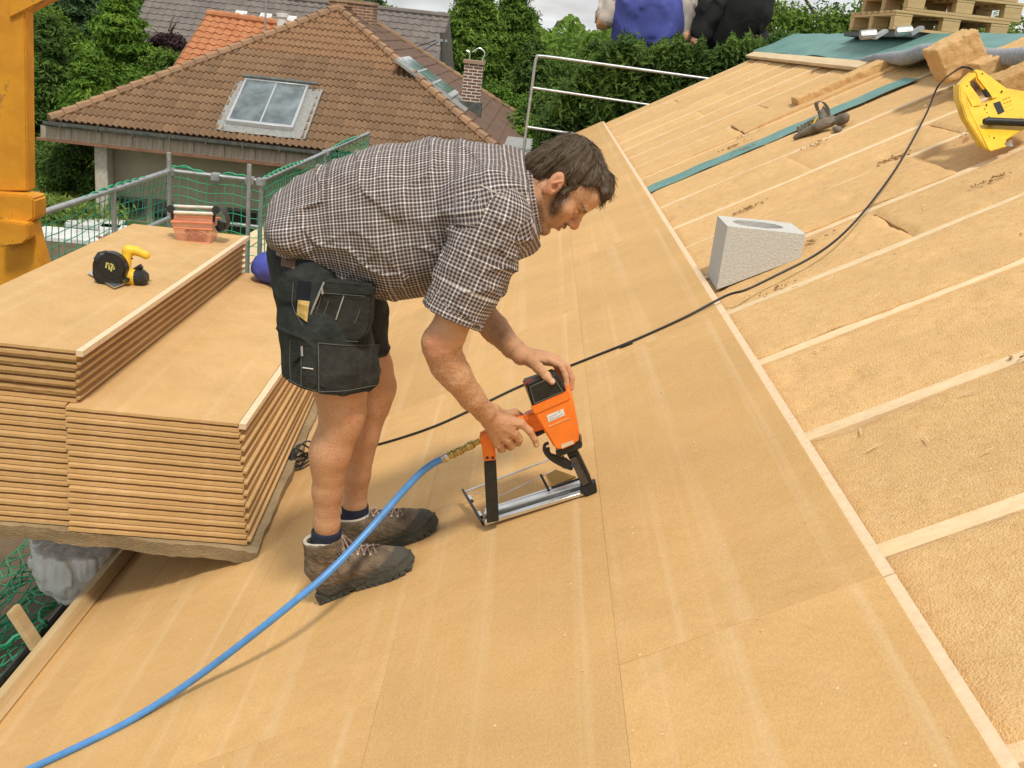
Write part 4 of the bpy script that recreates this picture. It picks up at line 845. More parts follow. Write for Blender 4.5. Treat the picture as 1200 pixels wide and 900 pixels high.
# ---------------------------------------------------------------- clear orange box with rods
qc = PZ(227, 283, ZR_); yc = qc[1]
bx = thing('tool_box', (qc[0], yc, ZR_), 'orange tinted clear plastic box with two pale rods across its top', 'box')
tint = mat('orange_clear_plastic', (.80, .33, .20), .2, .1, 20, .05, 60, spec=.8); tint.node_tree.nodes['Principled BSDF'].inputs['Alpha'].default_value = .5
def K(a, b, dy=0.): return P(a, b, yc+dy)
dp = .13
g = MB(); outer = [K(202, 259), K(250, 261), K(246, 285), K(207, 283)]
bot = [outer[3], outer[2], outer[2]+YH*dp*.8, outer[3]+YH*dp*.8]; tpz = [outer[0]-YH*.015, outer[1]-YH*.015, outer[1]+YH*dp, outer[0]+YH*dp]
g.add(bot+tpz, [(3, 2, 1, 0), (0, 1, 5, 4), (1, 2, 6, 5), (2, 3, 7, 6), (3, 0, 4, 7)]); g.build('tub', tint, bx)
g = MB(); g.tube(tpz+[tpz[0]], .0055, 8); g.tube([K(203.5, 267, -.012), K(249, 269, -.012)], .004, 8); g.tube([outer[3], outer[2]], .004, 8); g.build('tub_rim', mat('orange_rim', (.75, .27, .14), .4), bx, smooth=True)
g = MB(); r = random.Random(9); c0 = (outer[2]+outer[3])/2+YH*dp*.4
for k in range(140):
    a = r.uniform(0, 3.1); c = c0+np.array([r.uniform(-.055, .055), r.uniform(-.045, .045), .006+r.random()*.05]); g.box(c, np.array([math.cos(a), math.sin(a), r.uniform(-.5, .5)])*.009, np.array([-math.sin(a), math.cos(a), 0])*.0018, (0, 0, .0014))
tag(g.build('loose_screws', mat('purple_brown_metal', (.16, .09, .12), .5, metal=.4), bx), kind='stuff')
for b, dy in ((242.5, .06), (249.5, -.004)): g = MB(); g.tube([K(204, b-.8, dy), K(250, b+1, dy)], .0085, 12); g.build('rod', mat('cream_metal', (.80, .76, .66), .35, metal=.3), bx, smooth=True)
g = MB(); g.prism([K(204, 251), K(249, 253), K(249, 260), K(203, 259)], (0, .003, 0)); g.build('back_panel', tint, bx)
for (a, b) in ((200, 245), (253, 246)): g = MB(); g.tube([K(a, b, -.01), K(a, b, .07)], [.020, .020], 14); g.build('end_knob', M['blackplastic'], bx, bevel=.003)
for (a, b, c, d) in ((202, 250, 203, 260), (251, 251, 250, 262)): g = MB(); g.tube([K(a, b, .03), K(c, d, .03)], .008, 8); g.build('side_bracket', M['blackplastic'], bx)
g = MB(); pts = spline([K(253, 243, .04), K(262, 247, .05), K(267, 256, .05), K(266, 268, .05), K(258, 270, .05), K(254, 264, .05)], 6)
g.grid(lambda u, v: pts[int(round(u*(len(pts)-1)))]+YH*(.07*v-.035), len(pts)-1, 2, None); sm = mat('black_strap', (.03, .028, .03), .6); g.build('strap_loop', sm, bx, smooth=True)
g = MB(); g.prism([K(254, 258, .03), K(264, 262, .03), K(264, 269, .03), K(254, 269, .03)], (0, .04, 0)); g.build('strap_pad', M['blackplastic'], bx, bevel=.004)
# ---------------------------------------------------------------- concrete block, cut to the roof pitch
cbk = thing('concrete_block', RP(880, 320, -.03), 'grey wedge shaped concrete block with an oval hole, standing beside the board edge', 'block')
bl_ = RP(841, 337, -.022); br_ = RP(939, 298, -.03); yb = (bl_[1]+br_[1])/2
TLf = P(845, 265, bl_[1]); TRf = P(942, 274, br_[1]); TLb = P(832, 251, 0) if 0 else None
dpt = .265; xL, xR = bl_[0], br_[0]+.0; zt = (TLf[2]+TRf[2])/2
base = [np.array([xL, yb, bl_[2]]), np.array([xR, yb, R(br_@CR, 0, -.03)[2]])]
front = [np.array([xL-.0, yb, bl_[2]-.01]), np.array([xR, yb, br_[2]-.01]), np.array([xR+.003, yb, TRf[2]]), np.array([xL+.002, yb, TLf[2]])]
# top with an elliptical hole: ring of quads between outer rectangle and hole
g = MB(); n = 32; z0l, z0r = TLf[2], TRf[2]
def topz(x): return z0l+(z0r-z0l)*(x-xL)/(xR-xL)
def botz(x): return bl_[2]+(br_[2]-bl_[2])*(x-xL)/(xR-xL)-.012
cx, cy = (xL+xR)/2-.01, yb+dpt*.5; hx, hy = (xR-xL)*.33, dpt*.30
ou, inn = [], []
for k in range(n):
    a = 2*math.pi*(k+.5)/n; dx, dy = math.cos(a), math.sin(a); sx = ((xR-xL)/2)/max(abs(dx), 1e-6); sy = (dpt/2)/max(abs(dy), 1e-6); q_ = min(sx, sy)
    ou.append(((xL+xR)/2+dx*q_, yb+dpt/2+dy*q_)); inn.append((cx+hx*dx, cy+hy*dy))
jr = lambda s: random.uniform(-s, s)
vt = [(x, y, topz(x)+jr(.001)) for x, y in ou]+[(x, y, topz(x)+jr(.001)) for x, y in inn]+[(x, y, botz(x)) for x, y in ou]+[(x, y, botz(x)) for x, y in inn]
fs = []
for k in range(n):
    m_ = (k+1) % n; fs += [(k, m_, n+m_, n+k), (2*n+k, 2*n+m_, m_, k), (n+k, n+m_, 3*n+m_, 3*n+k), (3*n+k, 3*n+m_, 2*n+m_, 2*n+k)]
g.add(vt, fs); g.build('block_body', M['concrete'], cbk)
# ---------------------------------------------------------------- loose insulation offcuts near the ridge
def offcut(name, label, pix, y, dvec, m='battdark', rough=.006):
    s = SDF(np.min([P(a, b, y) for a, b in pix], 0)-.25, np.max([P(a, b, y) for a, b in pix], 0)+.35, .012)
    return s
def fibre_block(label, c, ax, ay, az, seed, m='batt'):
    c = np.array(c, float); e = [nrm(a) for a in (ax, ay, az)]; r_ = [np.linalg.norm(a) for a in (ax, ay, az)]; R_ = sum(r_)
    s = SDF(c-R_*.95, c+R_*.95, .0085); s.rbx(c, r_, np.array(e), 0, .006); s.disp(lambda x, y, z: .005*vnoise(x*30+seed, y*30, z*30)+.004*vnoise(x*80, y*80+seed, z*80)+.008*np.clip(vnoise(x*9+seed, y*9, z*9)-.35, 0, 1))
    v, q = s.surf(); return tag(link('insulation_offcut', npmesh('insulation_offcut', v, q), M[m]), label, 'insulation', 'loose insulation offcuts near the ridge')
ya = 5.95
c1 = P(1124, 64, ya); u1 = nrm(P(1137, 41, ya)-P(1097, 62, ya)); w1 = nrm(P(1107, 88, ya)-P(1097, 62, ya)); w1 = nrm(w1-u1*(w1@u1)); d1 = np.cross(u1, w1)
fibre_block('square block of tan insulation leaning behind the yellow saw handle', c1+np.array([0, .06, 0])-NR*.01, u1*.118, w1*.10, d1*.12, 3, 'batt')
c2 = RP(1180, 78, .07); fibre_block('flat tan insulation slab at the right edge below the lifted fleece', c2+np.array([.1, .25, .05]), CR*.2, YH*.13, NR*.05, 8, 'batt')
c3 = RP(1190, 100, .04); fibre_block('tan insulation slab directly behind the yellow saw', c3+CR*.14, CR*.24, YH*.10, NR*.075, 12, 'battdark')
c4 = RP(975, 108, -.01); fibre_block('long strip of insulation standing proud just above the green strip', RP(987, 96, .005), CR*.36, YH*.10, NR*.035, 15, 'batt')
# ---------------------------------------------------------------- crumpled pouch
yg = RP(950, 155, 0)[1]
po = SDF(P(925, 170, yg)-.25, P(995, 110, yg)+.3, .007)
def T(a, b, h=.0): return RP(a, b, h*.75-.030)
po.chain([T(934, 160, .02), T(948, 153, .035), T(962, 147, .05), T(974, 142, .05)], [.024, .032, .045, .042], .012, flat=NR, fs=1.3)
po.cone(T(968, 140, .06), T(962, 128, .13), .035, .028, .012, flat=nrm([0, 1, 0]), fs=1.2); po.cone(T(984, 141, .04), T(990, 138, .05), .034, .034, .01); po.cone(T(978, 150, .01), T(983, 151, .012), .016, .022, .008)
po.ell(T(960, 124, .16), (.022, .07, .03), k=.004, sub=True); po.ell(T(979, 136, .06), (.02, .03, .022), k=.004, sub=True)
po.disp(lambda x, y, z: .010*vnoise(x*22, y*22, z*22)+.006*np.abs(vnoise(x*50, y*50, z*50)))
v, q = po.surf(); pou = thing('tool_pouch', T(955, 152), 'crumpled grey leather tool pouch lying across the green strip', 'pouch'); grey = mat('worn_grey_leather', (.24, .20, .15), .85, scale=14, bump=.5, bscale=60, col2=(.12, .10, .075)); link('pouch_body', npmesh('pouch_body', v-org_of(pou), q), grey, pou)
g = MB()
for k in range(6): a = T(936+k*4.2, 152-k*2.2, .05); g.box(a, CR*.008, YH*.012, (NR+CR*.3*math.sin(k))*.020)
g.build('fringe', grey, pou)
g = MB(); g.box(T(955, 142, .075), nrm(T(957, 138, .1)-T(953, 147, .06))*.035, YH*.012, NR*.006); g.build('yellow_lining', M['yellow'], pou)
g = MB(); pts = spline([T(959, 130, .10), T(957, 121, .17), T(964, 119, .18), T(970, 126, .14), T(972, 136, .09)], 5); g.grid(lambda u, v: pts[int(round(u*(len(pts)-1)))]+YH*(.09*v-.045), len(pts)-1, 1, CR*.004); g.build('belt_loop', grey, pou, smooth=True)
# ---------------------------------------------------------------- yellow power saw at right
yw = RP(1145, 178, .03)[1]-.02
ps = thing('electric_saw', RP(1145, 178, 0), 'yellow electric saw with looped handle and black side grip lying at the right edge', 'saw')
lean = lambda b: (178-b)/88*.45
def V(a, b, dy=0.): return P(a+11, b, yw+dy+lean(b))
def pprism(name, pix, y0, y1, m, par, bevel=.006, seg=2, off=None): g = MB(); g.prism([P(a+11, b, yw+y0+lean(b)) for a, b in pix], (0, y1-y0, 0)); return g.build(name, m, par, bevel=bevel, seg=seg, origin=P(pix[0][0], pix[0][1], yw+y0))
# loop handle body built as a ring of pieces
pprism('handle_spine', [(1114, 101), (1122, 92), (1131, 84.5), (1135, 89), (1125, 97), (1139, 116), (1140, 124), (1128, 126)], 0, .06, M['yellow'], ps)
pprism('grip', [(1131, 84), (1139, 81), (1173, 106), (1162, 115), (1151, 117), (1147, 110), (1133, 92)], .002, .055, M['yellow'], ps, .009)
pprism('saw_housing', [(1117, 102), (1129, 127), (1146, 124), (1160, 114), (1174, 104), (1204, 110), (1208, 140), (1168, 165), (1170, 172), (1150, 178), (1146, 175), (1124, 130)], -.012, .075, M['yellow'], ps, .008)
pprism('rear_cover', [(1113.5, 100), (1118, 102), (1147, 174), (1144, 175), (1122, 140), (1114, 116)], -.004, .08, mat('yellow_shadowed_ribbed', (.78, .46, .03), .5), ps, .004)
pprism('trigger', [(1142, 105), (1146, 103), (1151, 112), (1147, 115)], .01, .045, M['black'], ps, .002)
pprism('rating_plate', [(1153, 121), (1161, 118.5), (1168, 134), (1160, 138)], -.0145, -.012, M['blackplastic'], ps, 0)
g = MB()
for i in range(3):
    for j in range(4): q = V(1165+j*1.2+i*3.2, 116.5+j*4.6-i*1.3, -.0135); g.box(q, (.0035, 0, .001), (0, .001, 0), (0, 0, .0012))
for j in range(5): q = V(1143+j*2.6, 128+j*4.6, -.0135); g.box(q, (.0015, 0, -.003), (0, .001, 0), (.002, 0, .001))
g.box(V(1154, 163, -.0135), (.0025, 0, -.009), (0, .001, 0), (.002, 0, .0005)); g.build('vent_slot', M['black'], ps)
for (a, b) in ((1122, 101), (1140, 86.5), (1163, 107), (1145, 123), (1148, 160), (1167, 169)): g = MB(); g.tube([V(a, b, -.014 if a > 1141 else -.002), V(a, b, 0)], .004, 8); g.build('screw', M['black'], ps)
g = MB(); g.tube([V(1142, 142.5, -.06), V(1146, 142, -.06), V(1222, 145, -.06)], [.012, .0165, .016], 14); g.build('side_grip', M['black'], ps, smooth=True)
g = MB(); g.tube([V(1150, 143, -.06), V(1150, 143, .0)], .009, 8); g.build('grip_bolt', M['blackplastic'], ps)
pprism('saw_guide', [(1166, 150), (1173, 148), (1177, 172), (1171, 172)], .02, .05, M['alu'], ps, .003)
# ---------------------------------------------------------------- black cable
cab = thing('power_cable', RP(770, 388), 'long black power cable running from the yellow saw across rafters and boards', 'cable')
cp = [V(1134, 86, .03), V(1124, 79.5, .06)-0, V(1112, 81, .08), RP(1100, 100, .10), RP(1086, 132, .05), RP(1064, 174, .02), RP(1040, 212, .012), RP(1000, 262, .006), RP(960, 296, .004), RP(905, 325, .006), RP(873, 340, .012), RP(850, 347, .012), RP(800, 373, .006), RP(740, 400, .005), RP(690, 420, .005), RP(640, 440, .005), RP(600, 457, .005), RP(540, 486, .005), RP(500, 503, .005), RP(450, 519, .005), RP(410, 528, .005), RP(380, 538, .005), RP(362, 536, .015), RP(350, 548, .01)]
mb = MB(); mb.tube(spline(cp, 8), .0048, 8); mb.build('cable', M['black'], cab, smooth=True)
g = MB(); qq = RP(352, 540, .02)
for k in range(5): g.tube([qq+np.array([.05*math.cos(a)+.008*k, .05*math.sin(a)*1.2, .012*k+.02*math.sin(a*2+k)]) for a in np.linspace(0, 6.28, 22)], .004, 6)
g.build('coil', M['black'], cab, smooth=True)
g = MB(); g.tube([RP(727, 406.5, .006), RP(741, 401, .006)], .007, 8); g.build('cable_sleeve', M['black'], cab, smooth=True)
g = MB(); g.box(RP(362, 512, .02), CR*.012, YH*.35, NR*.02); tag(g.build('timber_offcut', M['batten'], bevel=.002), 'thin timber strip between the board pile and the legs of the man', 'timber')
# ---------------------------------------------------------------- blue hose
hz = thing('air_hose', RP(200, 818), 'bright blue air hose curving from the nail gun down the boards to the lower left', 'hose')
yN = 2.60
hp = [P(521, 537, yN), P(508, 543, yN-.005), P(490, 557, yN-.02), P(465, 584, yN-.05), P(430, 624, yN-.12), P(385, 671, yN-.22), RP(340, 709, .13), RP(290, 749, .09), RP(240, 787, .045), RP(200, 815, .02), RP(150, 846, .009), RP(100, 871, .009), RP(40, 899, .009), RP(-40, 935, .009)]
mb = MB(); mb.tube(spline(hp, 10), .0098, 14); mb.build('hose', M['hose'], hz, smooth=True)
g = MB(); g.tube([P(519, 538, yN), P(526, 534, yN)], .012, 14); g.build('hose_clamp', M['alu'], hz, smooth=False)
# ---------------------------------------------------------------- pallets beyond the ridge
def pallet(x0, y0, z0, label, W_=.80, L_=1.2, blocks=(0, .5, 1)):
    t = thing('pallet', (x0, y0, z0), label, 'pallet', 'wooden pallets stacked beyond the ridge'); r = random.Random(int(z0*1000))
    for k in range(3): g = MB(); yk = y0+k*(L_-.1)/2; g.abox((x0, yk, z0), (x0+W_, yk+.1, z0+.02)); g.build('bottom_board', M['pallet'], t, bevel=.002, seg=1, origin=np.array([x0, yk, z0]))
    for k in range(3):
        for j in range(3): g = MB(); xk = x0+k*(W_-.13)/2; yk = y0+j*(L_-.1)/2; g.abox((xk, yk+.001, z0+.021), (xk+.13, yk+.099, z0+.098)); g.build('block', M['pallet'], t, bevel=.003, seg=1, origin=np.array([xk, yk, z0]))
    for k in range(3): g = MB(); xk = x0+k*(W_-.13)/2; g.abox((xk-.002, y0, z0+.099), (xk+.132, y0+L_, z0+.118)); g.build('stringer', M['pallet'], t, bevel=.002, seg=1, origin=np.array([xk, y0, z0]))
    for k in range(8): g = MB(); yk = y0-.004+k*(L_-.09)/7; g.abox((x0-.004, yk, z0+.119), (x0+W_+.004, yk+.1+r.uniform(-.01, .003), z0+.138)); g.build('deck_board', M['pallet'], t, bevel=.002, seg=1, origin=np.array([x0, yk, z0]))
pq = P(1046, 34, 8.3); Wp = (P(1180, 40, 8.3)-P(1046, 34, 8.3))[0]
for k, lab in enumerate(['lowest wooden pallet of the stack beyond the ridge', 'middle wooden pallet of the stack beyond the ridge', 'topmost wooden pallet, cut off by the top edge of the view']):
    pallet(pq[0]+.012*k+(.06 if k == 1 else 0), 8.3-.0*k, pq[2]+k*.1405, lab, Wp)
plat = thing('loading_platform', (pq[0]+.5, 8.9, GZ), 'scaffold platform beyond the ridge carrying the pallets', 'scaffold')
g = MB(); g.abox((pq[0]+.10, 8.35, pq[2]-.045), (pq[0]+2.4, 10, pq[2]-.004)); g.build('platform_deck', zinc, plat, bevel=.004)
for a in (3.2, 5.1):
    for b in (8.0, 9.9): part_tube('standard', [np.array([a, b, GZ]), np.array([a, b, pq[2]-.056])], .0245, M['steel'], plat)
for (a, b, x_) in ((1016, 42, .0), (1058, 38, .0)):
    q = P(a, b, 7.95); g = MB(); g.tube([q-np.array([.05, 0, .0]), q+np.array([.06, .0, .02])], .035, 8); g.box(q+np.array([.09, 0, .02]), nrm([1, 0, .8])*.05, (0, .05, 0), nrm([-.8, 0, 1])*.012); tag(g.build('scaffold_clamp', M['steel'], bevel=.003), 'steel scaffold clamp below the %s of the pallets' % ('left end' if a < 1040 else 'front corner'), 'clamp', 'scaffold clamps under the pallets')
# crumbs of fibre on the deck
r = random.Random(4); deb = MB()
for k in range(26):
    i_ = r.randrange(5, 16); y0_ = ry[i_]+r.choice((-1, 1))*r.uniform(.02, .07) if r.random() < .7 else ry[i_]+r.uniform(.1, .5); S0_ = r.uniform(EDGE+.05, 2.2)
    for j in range(r.randrange(12, 46)):
        q_ = R(S0_+r.gauss(0, .05), y0_+r.gauss(0, .016), -.031+r.uniform(0, .006)); a_ = r.uniform(0, 6.28); d_ = CR*math.cos(a_)+YH*math.sin(a_); l_ = r.uniform(.002, .007); deb.box(q_, d_*l_+NR*r.uniform(-.002, .002), np.cross(NR, d_)*l_*r.uniform(.3, .7), NR*l_*.35)
tag(deb.build('fibre_debris', mat('brown_fibre_debris', (.40, .24, .10), .95, .3, 60)), 'loose brown fibre crumbs lying in clusters along the rafters', 'debris', kind='stuff')
crumb = MB()
for k in range(420):
    S = r.uniform(-2.2, EDGE-.02); y = r.uniform(1.0, 5.5); a = r.uniform(0, 6.28); l = r.uniform(.0008, .0032); d = CR*math.cos(a)+YH*math.sin(a); crumb.box(R(S, y, .0015), d*l, np.cross(NR, d)*l*.35, NR*.0008)
tag(crumb.build('wood_fibre_crumbs', M['tongue']), 'tiny pale wood fibre crumbs scattered over the boards', 'crumbs', kind='stuff')
fb_ = MB(); g5 = np.random.default_rng(12)
for k in range(9000):
    y_ = 1.2+4.2*g5.random()**1.6; S_ = g5.uniform(EDGE+.04, min(2.2, .45+y_*.42)); a_ = g5.uniform(0, 6.28); d_ = CR*math.cos(a_)+YH*math.sin(a_); l_ = g5.uniform(.002, .008); q_ = R(S_, y_, -.0345+.003*g5.random()); w_ = np.cross(NR, d_)*.0006
    fb_.add([q_-d_*l_-w_, q_-d_*l_+w_, q_+d_*l_+NR*.004*g5.random()], [(0, 1, 2)])
tag(fb_.build('loose_fibres', M['tongue']), 'fine loose wood fibres standing up from the near insulation', 'fibres', kind='stuff')
sp = MB()
for k in range(170):
    S = r.uniform(EDGE+.05, 2.2); y = r.uniform(1.4, 7); a = r.uniform(0, 6.28); l = r.uniform(.006, .02); d = CR*math.cos(a)+YH*math.sin(a); sp.box(R(S, y, -.026), d*l, np.cross(NR, d)*.0014, NR*.0012+d*.001)
tag(sp.build('wood_shavings', M['rafter']), 'thin wood shavings and fibres scattered over the insulation', 'shavings', kind='stuff')
# ================================================================ THE MAN
YM = 2.66
foot0 = RP(420, 690)
man = thing('person', (foot0[0], YM, foot0[2]), 'man in checked shirt, dark shorts and brown boots bending over an orange nail gun', 'person')
def body_mat(name):
    m = mat(name, (.61, .345, .190), .55, scale=11, bump=.3, bscale=190, detail=9, col2=(.50, .250, .130), spec=.35, sss=.05)
    nt, N, L, b = nodes(m); mx = nt.nodes[m['mix']]; cur = mx.outputs['Result']
    def layer(attn, col, lo=0, hi=1, noise=None, strength=1.):
        nonlocal cur
        at = N('ShaderNodeAttribute'); at.attribute_name = attn; f = at.outputs['Fac']
        if noise:
            tc = N('ShaderNodeTexCoord'); no = N('ShaderNodeTexNoise'); no.inputs['Scale'].default_value = noise; no.inputs['Detail'].default_value = 4; L(tc.outputs['Object'], no.inputs[0])
            mr = N('ShaderNodeMapRange'); mr.inputs[1].default_value = .35; mr.inputs[2].default_value = .6; L(no.outputs[0], mr.inputs[0]); mu = N('ShaderNodeMath'); mu.operation = 'MULTIPLY'; ad = N('ShaderNodeMath'); ad.operation = 'MULTIPLY_ADD'; ad.inputs[1].default_value = .6; ad.inputs[2].default_value = .5
            L(mr.outputs[0], ad.inputs[0]); L(f, mu.inputs[0]); L(ad.outputs[0], mu.inputs[1]); f = mu.outputs[0]
        s = N('ShaderNodeMath'); s.operation = 'MULTIPLY'; s.use_clamp = True; s.inputs[1].default_value = strength; L(f, s.inputs[0])
        x = N('ShaderNodeMix'); x.data_type = 'RGBA'; x.inputs['B'].default_value = (*col, 1); L(cur, x.inputs['A']); L(s.outputs[0], x.inputs['Factor']); cur = x.outputs['Result']
    layer('flush', (.58, .20, .12)); layer('lip', (.40, .13, .09)); layer('nail', (.68, .42, .32)); layer('beard', (.055, .036, .024), noise=420)
    L(cur, b.inputs['Base Color']); wear(m, (.64, .34, .21), 9., .52, .76, .22); wear(m, (.34, .18, .10), 130., .66, .74, .2); return m
SK = body_mat('skin')
class Parts:
    def __init__(s): s.v = []; s.q = []; s.n = 0
    def add(s, v, q): s.v.append(v); s.q.append(q+s.n); s.n += len(v)
    def get(s): return np.concatenate(s.v), np.concatenate(s.q)
BP = Parts()
# ---- head frame
E0 = P(651, 218, YM-.077); fw = nrm(P(651+47, 218+88, YM-.077)-E0); uw = P(651+88, 218-47, YM-.077)-E0; uw = nrm(uw-fw*(uw@fw)); sw = np.cross(fw, uw)   # sw: towards his left (+Y)
if sw[1] < 0: sw = -sw
yaw = math.radians(7); fw, sw = nrm(fw*math.cos(yaw)-sw*math.sin(yaw)), nrm(sw*math.cos(yaw)+fw*math.sin(yaw))
HB = np.array([fw, uw, sw]); H0 = E0+sw*.077
HS = .95
def H(f, u, s=0.): return H0+(fw*f+uw*u+sw*s)*HS
def hl(v): return ((v-H0)@HB.T)/HS
neck = P(598, 236, YM)
hd_ = SDF(H0-.21, H0+.21, .0019)
def he(f, u, s, a, b, c, k=.01, sub=False, both=False):
    r3 = (a*HS, b*HS, c*HS); hd_.ell(H(f, u, s), r3, HB, k, sub)
    if both: hd_.ell(H(f, u, -s), r3, HB, k, sub)
hd_.cone(H(-.03, -.02), neck, .060, .066, .02)
he(-.008, .055, 0, .096, .078, .074); he(.045, .045, 0, .052, .055, .062, .02); he(.045, -.02, 0, .052, .07, .057, .02)
for s_ in (-1, 1):
    hd_.cone(H(-.002, -.030, .056*s_), H(.010, -.060, .050*s_), .018, .020, .014); hd_.cone(H(.010, -.060, .050*s_), H(.082, -.088, .016*s_), .021, .015, .018)
    he(.062, -.006, .046*s_, .026, .020, .022, .02)
he(.088, -.086, 0, .017, .016, .022, .014)
hd_.cone(H(.088, .034, -.034), H(.088, .034, .034), .0125, .0125, .012); he(.078, .070, 0, .022, .035, .045, .02)
hd_.cone(H(.094, .026), H(.114, -.006), .0085, .0125, .010); he(.116, -.010, 0, .0135, .0115, .0125, .006); he(.106, -.015, .0125, .0125, .009, .008, .005, both=True)
he(.112, -.021, .007, .004, .003, .004, .002, sub=True, both=True)
he(.086, -.044, 0, .021, .026, .030, .014)
he(.087, .015, .031, .013, .011, .015, .010, sub=True, both=True)
he(.0775, .013, .031, .0150, .0125, .0145, .003, both=True)          # lids, looking down
hd_.cone(H(.1015, -.037, -.018), H(.1065, -.036, 0), .0040, .0062, .004).cone(H(.1065, -.036, 0), H(.1015, -.037, .018), .0062, .0040, .004)
hd_.cone(H(.100, -.052, -.016), H(.1035, -.051, 0), .0042, .0070, .004).cone(H(.1035, -.051, 0), H(.100, -.052, .016), .0070, .0042, .004)
hd_.cone(H(.108, -.0445, -.020), H(.110, -.0435, 0), .0022, .0026, .002, sub=True).cone(H(.110, -.0435, 0), H(.108, -.0445, .020), .0026, .0022, .002, sub=True)
he(.101, -.066, 0, .008, .006, .016, .008, sub=True)
for s_ in (-1, 1):
    a = -.50; B_ = np.array([fw*math.cos(a)-uw*math.sin(a), uw*math.cos(a)+fw*math.sin(a), sw]); c = H(-.006, .002, .081*s_)
    hd_.ell(c, (.0190, .0325, .0085), B_, .006).ell(H(-.002, -.026, .078*s_), (.010, .012, .007), B_, .005)
    hd_.ell(H(-.004, .006, .0905*s_), (.0105, .020, .006), B_, .003, True).ell(H(.002, -.004, .087*s_), (.007, .010, .009), B_, .003, True)
    hd_.cone(H(-.012, -.006, .086*s_), H(-.003, .020, .087*s_), .0030, .0030, .003)
hd_.disp(lambda x, y, z: .0006*vnoise(x*160, y*160, z*160))
BP.add(*hd_.surf())
# ---- near arm and hand (his right)
def seg(s, pts, rs, k=.008, **kw): s.chain([np.asarray(p, float) for p in pts], rs, k, **kw)
ra_ = SDF(np.minimum(P(485, 300, 2.40), P(485, 540, 2.62))-[.06, .1, .02], P(640, 300, 2.62)+[.05, .1, .05], .0022)
seg(ra_, [P(556, 315, 2.43), P(524, 392, 2.415), P(519, 406, 2.42), P(534, 440, 2.44), P(553, 466, 2.475), P(568, 483, 2.51), P(573, 489, 2.53)], [.052, .044, .042, .039, .0325, .0262, .0250], .012)
ra_.cone(P(509, 400, 2.415), P(520, 430, 2.43), .032, .034, .02)
MC = {'i': P(610, 496, 2.556), 'm': P(602, 507, 2.551), 'r': P(594, 515, 2.553), 'p': P(584, 520, 2.560)}; wr = P(572, 489, 2.532)
for k_, q in MC.items(): ra_.cone(wr+(q-wr)*.12, q, .0205, .0135, .012)
ra_.ell((wr+MC['m'])/2, (.034, .012, .026), k=.014)
seg(ra_, [MC['i'], P(620.5, 505, 2.560), P(626, 514, 2.566), P(628.5, 521.5, 2.572)], [.0115, .0100, .0088, .0075], .003)
seg(ra_, [MC['m'], P(608.5, 514.5, 2.566), P(607, 519, 2.594), P(600, 512, 2.612)], [.0128, .0112, .0100, .0085], .003)
seg(ra_, [MC['r'], P(600, 521.5, 2.570), P(598, 524, 2.598), P(591, 516, 2.614)], [.0124, .0108, .0096, .0082], .003)
seg(ra_, [MC['p'], P(589, 526, 2.575), P(587, 527, 2.598), P(582, 520, 2.610)], [.0112, .0096, .0085, .0075], .003)
seg(ra_, [wr+[.01, .03, .01], P(590, 487, 2.590), P(603, 484, 2.618), P(614, 490, 2.628)], [.019, .0150, .0120, .0095], .006)
for a, b in (('i', 'm'), ('m', 'r'), ('r', 'p')): ra_.cone((MC[a]+MC[b])/2+[.0, -.006, 0], ((MC[a]+MC[b])/2)*.55+wr*.45+[0, -.014, 0], .0026, .0015, .006, sub=True)
for t_, r0 in ((.35, .0022), (.6, .0020)): ra_.cone(wr+(MC['m']-wr)*.2+[0, -.021, .002], MC['i' if t_ < .5 else 'm']+[0, -.013, 0], .0024, .0022, .004)
ra_.disp(lambda x, y, z: .0008*vnoise(x*95, y*95, z*95)+.0007*vnoise(x*30, y*30, z*30))
BP.add(*ra_.surf())
# ---- far arm and hand (his left)
la = SDF(np.minimum(P(545, 320, 2.90), P(560, 475, 2.55))-[.02, .35, .02], P(690, 320, 2.9)+[.05, .08, .06], .0022)
seg(la, [P(572, 300, 2.88), P(556, 352, 2.86), P(560, 364, 2.85), P(580, 385, 2.79), P(600, 407, 2.70), P(610, 415, 2.672)], [.052, .046, .044, .039, .029, .026], .010)
wl = P(611, 416, 2.668); ML = {'i': P(644, 422, 2.642), 'm': P(650, 420, 2.658), 'r': P(652, 421, 2.678), 'p': P(649, 424, 2.696)}
for q in ML.values(): la.cone(wl, q, .021, .0125, .012)
la.ell((wl+ML['m'])/2+[0, -.004, 0], (.036, .030, .014), k=.012)
seg(la, [ML['i'], P(657.5, 428.5, 2.630), P(662.5, 440, 2.622), P(664, 451, 2.616)], [.0112, .0100, .0088, .0078], .003)
seg(la, [ML['m'], P(664, 430, 2.650), P(669.5, 443, 2.644), P(669.5, 455, 2.640)], [.0115, .0102, .0090, .0078], .003)
seg(la, [ML['r'], P(664, 434, 2.676), P(668, 446, 2.668), P(668, 456, 2.664)], [.0108, .0096, .0085, .0075], .003)
seg(la, [ML['p'], P(659, 440, 2.694), P(661, 452, 2.690)], [.0098, .0086, .0072], .003)
seg(la, [P(620, 422, 2.650), P(631, 431, 2.600), P(640, 440.5, 2.566), P(647, 447, 2.556)], [.0175, .0135, .0112, .0090], .006)
la.disp(lambda x, y, z: .0008*vnoise(x*95, y*95, z*95)+.0010*vnoise(x*30, y*30, z*30))
BP.add(*la.surf())
